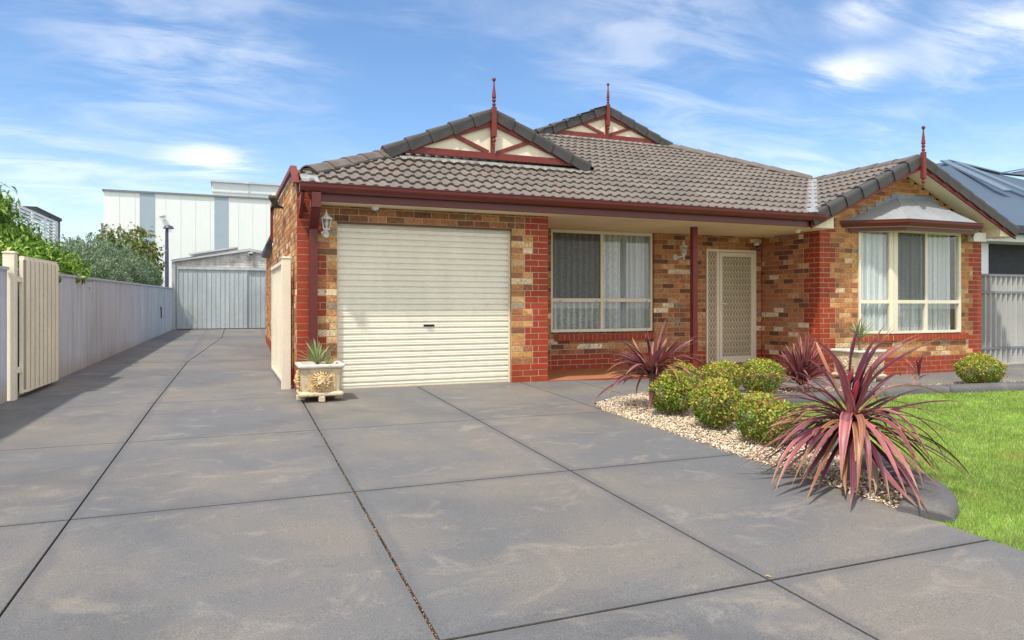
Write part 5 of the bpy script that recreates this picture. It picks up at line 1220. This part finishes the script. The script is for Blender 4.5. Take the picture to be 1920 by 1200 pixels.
# planters
def planter(x, y_, s, h, label, rel='relief'):
    z = g(x, y_); t = thing('stone_planter', (x, y_, z), label, 'planter', 'square stone planters with lion relief panels'); b0 = z + .085; ztp = z + h
    def ring(w, zz): return [(x - w, y_ - w, zz), (x + w, y_ - w, zz), (x + w, y_ + w, zz), (x - w, y_ + w, zz)]
    def stack(ws, name, mt, chamf=.02):
        V = []; 
        for w, zz in ws:
            c = chamf; V += [(x - w + c, y_ - w, zz), (x + w - c, y_ - w, zz), (x + w, y_ - w + c, zz), (x + w, y_ + w - c, zz), (x + w - c, y_ + w, zz), (x - w + c, y_ + w, zz), (x - w, y_ + w - c, zz), (x - w, y_ - w + c, zz)]
        n = 8; F = [(i * n + k, i * n + (k + 1) % n, (i + 1) * n + (k + 1) % n, (i + 1) * n + k) for i in range(len(ws) - 1) for k in range(n)] + [tuple(range(n))[::-1]]
        return V, F
    V, F = stack([(s * .86, b0 + .02), (s * .94, ztp - .05), (s * .80, ztp - .05), (s * .78, ztp - .09), (.001, ztp - .09)], '', ''); npmesh('body', V, F, M['stone'], t)
    V, F = stack([(s * .80, ztp - .05), (s * .97, ztp - .045), (s * 1.06, ztp - .025), (s * 1.06, ztp - .008), (s * 1.02, ztp), (s * .82, ztp), (s * .80, ztp - .05)], '', ''); npmesh('rim', V, F, M['rim'], t)
    V, F = stack([(s * .95, b0 - .02), (s * 1.0, b0 - .01), (s * 1.0, b0 + .008), (s * .9, b0 + .03), (.001, b0 + .03)], '', ''); npmesh('base', V, F, M['stone'], t)
    for dx, dy in ((0, -1), (-1, 0), (1, 0), (0, 1)):
        mb = MB(); cx, cy = x + dx * s * .86, y_ + dy * s * .86; wx, wy = (.035, .05) if dx == 0 else (.05, .035)
        mb.box(cx - wx, cx + wx, cy - wy, cy + wy, z, b0 - .02, .008); mb.build('foot', M['stone'], t)
    # relief panel: recessed field with frame and a lion mask ringed by leaves, on the two seen faces
    for face in range(2):
        Uu = Vector((1, 0, 0)) if face == 0 else Vector((0, -1, 0)); Nn = Vector((0, -1, 0)) if face == 0 else Vector((-1, 0, 0)); c = Vector((x, y_, 0)) + Nn * (s * .93)
        zc2 = (b0 + ztp) / 2 - .015; hw = s * .62; hh = (ztp - b0) * .36; fr = MB(); e = .022
        def q(u, n_, zz): p = c + Uu * u + Nn * n_; return (p.x, p.y, zz)
        outl = [(-hw, -hh + e), (-hw + e, -hh + e), (-hw + e, -hh), (hw - e, -hh), (hw - e, -hh + e), (hw, -hh + e), (hw, hh - e), (hw - e, hh - e), (hw - e, hh), (-hw + e, hh), (-hw + e, hh - e), (-hw, hh - e)]
        fr.add([q(u, .0, zc2 + v) for u, v in outl] + [q(u, -.03, zc2 + v) for u, v in outl], [tuple(range(12))] + [(i, (i + 1) % 12, 12 + (i + 1) % 12, 12 + i) for i in range(12)])
        nn = 20
        for k in range(nn):
            th = 2 * math.pi * k / nn; r1 = .055; r2 = min(hw, hh) * (1.0 if k % 2 else .88); a = q(math.cos(th) * r1, .012, zc2 + math.sin(th) * r1); m2 = q(math.cos(th + .12) * r2 * .7, .024, zc2 + math.sin(th + .12) * r2 * .7); b = q(math.cos(th + .2) * r2 * 1.05, .006, zc2 + math.sin(th + .2) * r2 * 1.05)
            fr.tube([a, m2, b], [.012, .013, .003], 6)
        def blob(u, v, n_, ra, rb, rc):
            vs = []; fs = []; nr, ns = 6, 10
            for i in range(nr + 1):
                ph = math.pi * i / nr - math.pi / 2
                for j in range(ns):
                    th = 2 * math.pi * j / ns; vs.append(q(u + ra * math.cos(ph) * math.cos(th), n_ + rc * math.cos(ph) * math.sin(th), zc2 + v + rb * math.sin(ph)))
            fs = [(i * ns + j, i * ns + (j + 1) % ns, (i + 1) * ns + (j + 1) % ns, (i + 1) * ns + j) for i in range(nr) for j in range(ns)]
            fr.add(vs, fs)
        blob(0, .01, .015, .062, .068, .035); blob(0, -.012, .045, .022, .02, .02); blob(-.022, -.03, .035, .022, .016, .018); blob(.022, -.03, .035, .022, .016, .018); blob(-.026, .025, .04, .014, .009, .012); blob(.026, .025, .04, .014, .009, .012); blob(0, .045, .035, .03, .016, .014); blob(0, -.052, .03, .02, .012, .014); blob(-.055, .05, .02, .016, .018, .014); blob(.055, .05, .02, .016, .018, .014)
        fr.build('relief_panel', M[rel], t)
    MB().box(x - s * .79, x + s * .79, y_ - s * .79, y_ + s * .79, ztp - .075, ztp - .055).build('soil', M['soil'], t)
    return ztp - .055
def yucca(x, y_, z, hstem, n, L0, label, seed, extra=0, w=.022):
    rr = np.random.default_rng(seed); t = thing('yucca', (x, y_, z), label, 'plant', 'yuccas growing in the stone planters'); V, F, C = [], [], []
    def rosette(cx, cy, cz_, n, L0):
        for i in range(n):
            az = i * 2.399 + rr.normal(0, .2); f = i / n; e = 1.45 - 1.35 * f ** .8 + rr.normal(0, .1); L_ = L0 * rr.uniform(.75, 1.05); hd = np.array([math.cos(az), math.sin(az), 0]); d = hd * math.cos(e) + np.array([0, 0, math.sin(e)])
            a = np.array([cx, cy, cz_]) + hd * .008; PUR['gr'] = ((.13, .20, .07), (.36, .42, .22)) if rr.random() > .2 else ((.19, .27, .10), (.46, .47, .28))
            sag = L_ * .10 * math.cos(e)
            strap(V, F, C, a, (hd,), (a, a + d * L_ * .35, a + d * L_ * .7 - np.array([0, 0, sag * .3]), a + d * L_ - np.array([0, 0, sag])), w * rr.uniform(.8, 1.2), 'gr', rr, fold=.5)
    rosette(x, y_, z + hstem, n, L0)
    if extra: rosette(x + .11, y_ - .02, z + .02, extra, L0 * .55)
    npmesh('leaves', V, F, M['strap'], t, C, smooth=True)
    mb = MB(); mb.tube([(x, y_, z - .02), (x + .006, y_, z + hstem * .5), (x, y_, z + hstem + .02)], [.028, .022, .02], 9); mb.build('stem', M['stem'], t)
zt1 = planter(.885, 8.36, .245, .425, 'stone planter with ochre lion relief, in front of the garage corner')
yucca(.86, 8.36, zt1, .06, 34, .33, 'bushy yucca in the planter by the garage corner', 21, 14)
zt2 = planter(9.42, 8.45, .30, .50, 'weathered stone planter partly hidden behind the large cordyline, by the wing', 'stone')
yucca(9.40, 8.42, zt2, .24, 60, .36, 'taller stemmed yucca in the planter below the bay window', 22, 0, .018)

# trees and shrubs over the left fence
def crown(t, name, lobes, n, leaf, pal, seed, up=0, droop=0, dirn=None, shell=.5, mtl='leaf', width=None, clump=.0):
    rr = np.random.default_rng(seed); lobes = np.array(lobes, float); vol = lobes[:, 3] * lobes[:, 4] * lobes[:, 5]; idx = rr.choice(len(lobes), n, p=vol / vol.sum()); Lb = lobes[idx]
    U = unit(rr.normal(size=(n, 3))); rad = shell + (1 - shell) * rr.random(n) ** .6
    bump = 1 + .16 * np.sin(4 * U[:, 0] + idx) * np.sin(5 * U[:, 2] + 2 * idx) + .10 * np.sin(9 * U[:, 1] + idx * 3)
    P = Lb[:, :3] + U * (rad * bump)[:, None] * Lb[:, 3:6]
    if clump:
        nc = n // 14; cen = P[:nc]; P = cen[rr.integers(0, nc, n)] + rr.normal(0, clump, (n, 3))
    pal = np.array(pal); C = pal[rr.integers(0, len(pal), n)] * rr.uniform(.75, 1.25, (n, 1))
    D = unit(U * .6 + rr.normal(0, .5, (n, 3)) + np.array([0, 0, up - droop])); Nn = unit(rr.normal(0, .5, (n, 3)) + np.array([0, 0, 1.]) + U * .4)
    L_ = rr.uniform(leaf[0] * .7, leaf[0] * 1.2, n); V, F, CC = leaf_cards(P, D, Nn, L_, L_ * leaf[1], C, .15 + droop * .3)
    npmesh(name, V, F, M[mtl], t, CC); return rr
def trunk(t, x, y_, z0, tops_, r0=.06, mtl='bark'):
    mb = MB(); z1 = min(q[2] for q in tops_) - .3; zf = max(z0 + .3, z0 + (z1 - z0) * .5)
    mb.tube([(x, y_, z0), (x + .02, y_, (z0 + zf) / 2), (x, y_ + .02, zf)], [r0, r0 * .85, r0 * .75], 9)
    t_ = mb.build('trunk', M[mtl], t)
    m2 = MB()
    for q in tops_:
        mid = ((x + q[0]) / 2 + .06, (y_ + q[1]) / 2 - .05, zf + (q[2] - zf) * .55); m2.tube([(x, y_, zf - .04), mid, q], [r0 * .6, r0 * .4, r0 * .12], 6)
    m2.build('limbs', M[mtl], t)
t = thing('peach_tree', (-4.1, 13.2, 0), 'tree with long drooping bright green leaves behind the fence, leftmost and tallest', 'tree')
lob = [(-3.90, 13.2, 2.45, .52, .6, .50), (-3.56, 13.1, 2.50, .30, .45, .36), (-3.25, 13.2, 2.08, .34, .5, .34), (-3.7, 13.0, 1.85, .7, .7, .45), (-3.62, 13.1, 2.72, .25, .3, .24), (-4.5, 13.2, 2.3, .7, .7, .6), (-3.0, 13.5, 1.85, .36, .5, .34)]
crown(t, 'crown', lob, 10500, (.15, .24), [(.13, .26, .03), (.19, .34, .05), (.09, .19, .025), (.27, .40, .08)], 31, droop=.7, shell=.3, clump=.07)
trunk(t, -4.2, 13.2, 0, [(-4.35, 13.2, 2.6), (-3.8, 13.4, 2.3), (-4.8, 13.2, 2.4), (-3.5, 13.5, 2.0), (-4.1, 12.9, 2.0)])
t = thing('citrus_tree', (-3.2, 12.6, 0), 'glossy broad leaved citrus shrub leaning over the fence behind the open gate', 'tree')
lob = [(-2.95, 11.6, 1.50, .45, .7, .44), (-2.72, 12.7, 1.55, .36, .6, .36), (-3.0, 12.4, 1.75, .45, .6, .34), (-2.66, 13.5, 1.55, .32, .6, .34), (-2.46, 12.3, 1.52, .20, .3, .16), (-3.2, 10.9, 1.55, .5, .6, .44), (-2.42, 13.0, 1.58, .16, .35, .15)]
crown(t, 'crown', lob, 5200, (.105, .42), [(.09, .21, .02), (.15, .31, .03), (.24, .42, .05), (.06, .14, .015), (.40, .47, .10)], 32, up=.25, shell=.35, clump=.05)
trunk(t, -3.15, 12.3, 0, [(-3.05, 11.6, 1.7), (-2.85, 12.8, 1.7), (-3.2, 12.4, 1.9), (-2.7, 12.4, 1.6), (-3.3, 10.9, 1.6)], .05)
for q in ((-2.345, 11.35, 1.44), (-2.29, 12.3, 1.47)):
    mb = MB(); mb.lathe(q[0], q[1], [(.008, q[2] - .05), (.034, q[2] - .038), (.047, q[2] - .008), (.045, q[2] + .015), (.028, q[2] + .04), (.008, q[2] + .048)], 12)
    mb.tube([(q[0], q[1], q[2] + .04), (q[0] - .08, q[1] + .02, q[2] + .14)], .004, 5)
    o = mb.build('green_fruit', mat('green_fruit_skin', (.10, .17, .03), .45, fine=(90, .15)), t, smooth=True)
def wispy(name, x, y_, lobes, n, leaf, pal, seed, label, nst=60, ht=2.6):
    """grey-green shrub of upright wands set with small leaves."""
    t = thing(name, (x, y_, g(x, y_)), label, 'shrub'); rr = np.random.default_rng(seed); lobes = np.array(lobes, float); Ps, Ds = [], []; mb = MB()
    for i in range(nst):
        L = lobes[rr.integers(0, len(lobes))]; u = unit(rr.normal(size=3) + np.array([0, 0, .35])); tip = L[:3] + u * L[3:6] * rr.uniform(.75, 1.10); base = np.array([L[0] + rr.normal(0, .1), L[1] + rr.normal(0, .15), max(.3, L[2] - L[5] * .9)])
        mid = (base + tip) / 2 + np.array([0, 0, .10]) + (tip - base) * np.array([.12, .12, 0]); m_ = int(n / nst)
        if i % 3 == 0: mb.tube([base, mid, tip], [.012, .008, .003], 4, caps=False)
        s = rr.uniform(.25, 1.04, m_); P = np.outer((1 - s) ** 2, base) + np.outer(2 * s * (1 - s), mid) + np.outer(s * s, tip); P += rr.normal(0, .035, P.shape) * (1.6 - s)[:, None]; d = unit(tip - mid)
        Ps.append(P); Ds.append(np.tile(d, (m_, 1)))
    P = np.vstack(Ps); D = unit(np.vstack(Ds) * .9 + rr.normal(0, .55, P.shape)); pal = np.array(pal); C = pal[rr.integers(0, len(pal), len(P))] * rr.uniform(.75, 1.25, (len(P), 1))
    L_ = rr.uniform(.7, 1.25, len(P)) * leaf[0]; V, F, CC = leaf_cards(P, D, unit(rr.normal(size=P.shape)), L_, L_ * leaf[1], C, .1); npmesh('foliage', V, F, M['leaf'], t, CC); mb.build('stems', M['stem'], t)
GG = [(.18, .27, .15), (.25, .34, .21), (.12, .20, .10), (.30, .40, .27)]
wispy('grey_shrub', -3.3, 15.6, [(-2.95, 14.8, 1.75, .5, .9, .46), (-3.0, 15.8, 1.85, .6, .9, .55), (-2.95, 16.8, 1.95, .6, .9, .6), (-2.55, 15.4, 1.6, .30, .8, .34), (-2.5, 16.8, 1.65, .3, .8, .36)], 24000, (.062, .36), GG, 41, 'silvery grey-green shrub behind the fence, next to the citrus', 330)
wispy('grey_shrub', -3.1, 18.6, [(-3.0, 17.8, 2.0, .65, .9, .62), (-3.0, 19.0, 2.1, .7, 1.0, .60), (-2.85, 20.2, 2.1, .6, .9, .55), (-2.45, 18.4, 1.75, .3, .9, .40), (-2.4, 20.0, 1.8, .3, .9, .45), (-2.35, 21.4, 1.85, .35, .8, .5)], 24000, (.068, .36), GG, 42, 'larger silvery grey-green shrub behind the far half of the fence', 330)
t = thing('broadleaf_tree', (-3.3, 22, .3), 'olive green round leaved tree rising behind the silvery shrubs', 'tree')
crown(t, 'crown', [(-3.05, 21.0, 2.75, .45, .5, .35), (-2.75, 23.5, 3.0, .40, .5, .35), (-2.9, 22.3, 2.5, .6, .8, .45), (-2.5, 23.2, 2.4, .4, .6, .5)], 3000, (.13, .62), [(.16, .22, .05), (.22, .27, .07), (.11, .16, .04), (.26, .24, .10)], 33, droop=.2, clump=.08)
trunk(t, -3.0, 22.2, .3, [(-3.05, 21.0, 2.9), (-2.75, 23.5, 3.1), (-2.9, 22.3, 2.7)])
t = thing('corner_shrub', (-2.35, 22.8, .3), 'bright green leafy shrub in the corner between fence and shed', 'shrub')
crown(t, 'crown', [(-2.35, 22.4, 1.8, .24, .6, .55), (-2.3, 22.9, 1.6, .20, .6, .6), (-2.5, 22.5, 2.15, .26, .5, .4)], 2600, (.10, .42), [(.12, .22, .03), (.18, .30, .05), (.08, .15, .02), (.30, .36, .09)], 34, up=.1)
trunk(t, -2.4, 22.6, .3, [(-2.35, 22.4, 2.2), (-2.3, 22.9, 1.9), (-2.5, 22.5, 2.3)], .03)

# ------------------------------------------------------------------ camera, light, sky
cam = bpy.data.cameras.new('camera'); co = bpy.data.objects.new('camera', cam); COL.objects.link(co); scn.camera = co
co.location = (0, 0, 1.10); co.rotation_euler = (R(90), 0, R(-21.55)); cam.sensor_width = 36; cam.lens = 1300 / 1920 * 36; cam.shift_y = -30 / 1920; cam.clip_end = 2000; cam.clip_start = .05
sd = Vector((-.43, -.345, 1)).normalized()
sl = bpy.data.lights.new('sun', 'SUN'); so = bpy.data.objects.new('sun', sl); COL.objects.link(so); so.location = (-5, -5, 12)
sl.energy = 2.75; sl.angle = R(2.2); sl.color = (1, .925, .80); so.rotation_euler = sd.to_track_quat('Z', 'Y').to_euler()
w = bpy.data.worlds.new('World'); scn.world = w; w.use_nodes = True; n = w.node_tree; N = n.nodes; L = n.links; N.clear()
out = N.new('ShaderNodeOutputWorld'); bg = N.new('ShaderNodeBackground'); L.new(bg.outputs[0], out.inputs[0])
sky = N.new('ShaderNodeTexSky'); sky.sky_type = 'NISHITA'; sky.sun_disc = False; sky.sun_elevation = math.asin(sd.z); sky.sun_rotation = math.atan2(sd.x, sd.y); sky.air_density = 1.0; sky.dust_density = .5; sky.ozone_density = 2.0; sky.altitude = 100
tc = N.new('ShaderNodeTexCoord'); D = tc.outputs['Generated']
sep = N.new('ShaderNodeSeparateXYZ'); L.new(D, sep.inputs[0])
def math_(op, a, b=None, c=None):
    m = N.new('ShaderNodeMath'); m.operation = op
    for i, v in enumerate((a, b, c)):
        if v is None: continue
        if isinstance(v, (int, float)): m.inputs[i].default_value = v
        else: L.new(v, m.inputs[i])
    return m.outputs[0]
den = math_('ADD', math_('MAXIMUM', sep.outputs[2], 0), .12)
cb = N.new('ShaderNodeCombineXYZ'); L.new(math_('DIVIDE', sep.outputs[0], den), cb.inputs[0]); L.new(math_('DIVIDE', sep.outputs[1], den), cb.inputs[1])
def cloud(scale, rot, stretch, dist, detail, off=(0, 0, 0), rough=.6):
    mp = N.new('ShaderNodeMapping'); mp.inputs['Rotation'].default_value = (0, 0, rot); mp.inputs['Scale'].default_value = (stretch[0], stretch[1], 1); mp.inputs['Location'].default_value = off; L.new(cb.outputs[0], mp.inputs[0])
    t = N.new('ShaderNodeTexNoise'); t.inputs['Scale'].default_value = scale; t.inputs['Detail'].default_value = detail; t.inputs['Distortion'].default_value = dist; t.inputs['Roughness'].default_value = rough; L.new(mp.outputs[0], t.inputs['Vector']); return t.outputs['Fac']
def rng_(f, a, b, lo=0, hi=1):
    r = N.new('ShaderNodeMapRange'); r.interpolation_type = 'SMOOTHSTEP'; L.new(f, r.inputs[0]); r.inputs[1].default_value = a; r.inputs[2].default_value = b; r.inputs[3].default_value = lo; r.inputs[4].default_value = hi; return r.outputs[0]
def lobe(d, rad, soft):
    """1 near direction d, falling to 0 at rad (chord distance); soft stretches across."""
    v = N.new('ShaderNodeVectorMath'); v.operation = 'SUBTRACT'; L.new(D, v.inputs[0]); v.inputs[1].default_value = d
    s = N.new('ShaderNodeVectorMath'); s.operation = 'MULTIPLY'; L.new(v.outputs[0], s.inputs[0]); s.inputs[1].default_value = (1, 1, soft)
    l = N.new('ShaderNodeVectorMath'); l.operation = 'LENGTH'; L.new(s.outputs[0], l.inputs[0]); return rng_(l.outputs['Value'], 0, rad, 1, 0)
wisp = cloud(1.1, R(35), (.7, 1.25), .6, 9, (2, 1, 0)); fine_ = cloud(3.2, R(28), (.6, 1.3), .7, 9, (5, 3, 0), .6)
tot = math_('MULTIPLY', rng_(wisp, .52, .90), .28)
tot = math_('ADD', tot, math_('MULTIPLY', rng_(fine_, .5, .8), .10))
for d, rad, soft, k in (((-.03, .945, .32), .22, 1.6, .7), ((-.15, .95, .28), .18, 1.9, .3), ((-.03, .982, .187), .09, 2.6, 1.6), ((.708, .643, .288), .08, 2.2, 1.7), ((.702, .622, .352), .07, 1.5, 1.2), ((.80, .53, .305), .13, 1.8, 1.5), ((.53, .78, .345), .25, 1.6, .55), ((.68, .70, .20), .35, 2.8, .5), ((-.2, .97, .16), .25, 2.5, .55)):
    tot = math_('ADD', tot, math_('MULTIPLY', math_('MULTIPLY', lobe(d, rad, soft), rng_(fine_, .36, .64)), k * .42))
hor = rng_(sep.outputs[2], .0, .26, .38, 0); tot = math_('ADD', tot, hor)
fwd = N.new('ShaderNodeVectorMath'); fwd.operation = 'DOT_PRODUCT'; L.new(D, fwd.inputs[0]); fwd.inputs[1].default_value = (.35, .82, -.45)
back = math_('MULTIPLY', rng_(fwd.outputs['Value'], -.35, .35, 1, 0), rng_(wisp, .30, .62, .45, 1)); tot = math_('ADD', tot, back)  # extra white cloud added out of view, behind and overhead, for neutral fill light
fac = math_('MINIMUM', tot, .92)
tint = N.new('ShaderNodeMix'); tint.data_type = 'RGBA'; tint.blend_type = 'MULTIPLY'; tint.inputs[0].default_value = 1; L.new(sky.outputs[0], tint.inputs[6]); tint.inputs[7].default_value = (.79, .94, 1.06, 1)
mx = N.new('ShaderNodeMix'); mx.data_type = 'RGBA'; L.new(fac, mx.inputs[0]); L.new(tint.outputs[2], mx.inputs[6]); mx.inputs[7].default_value = (7.4, 7.35, 7.2, 1)
L.new(mx.outputs[2], bg.inputs[0]); bg.inputs[1].default_value = .115
scn.view_settings.view_transform = 'Standard'; scn.view_settings.look = 'None'; scn.view_settings.exposure = .72; scn.view_settings.gamma = 1
scn.cycles.max_bounces = 7; scn.cycles.diffuse_bounces = 4; scn.cycles.transparent_max_bounces = 12; scn.cycles.use_denoising = True
print('objects', len(bpy.data.objects))
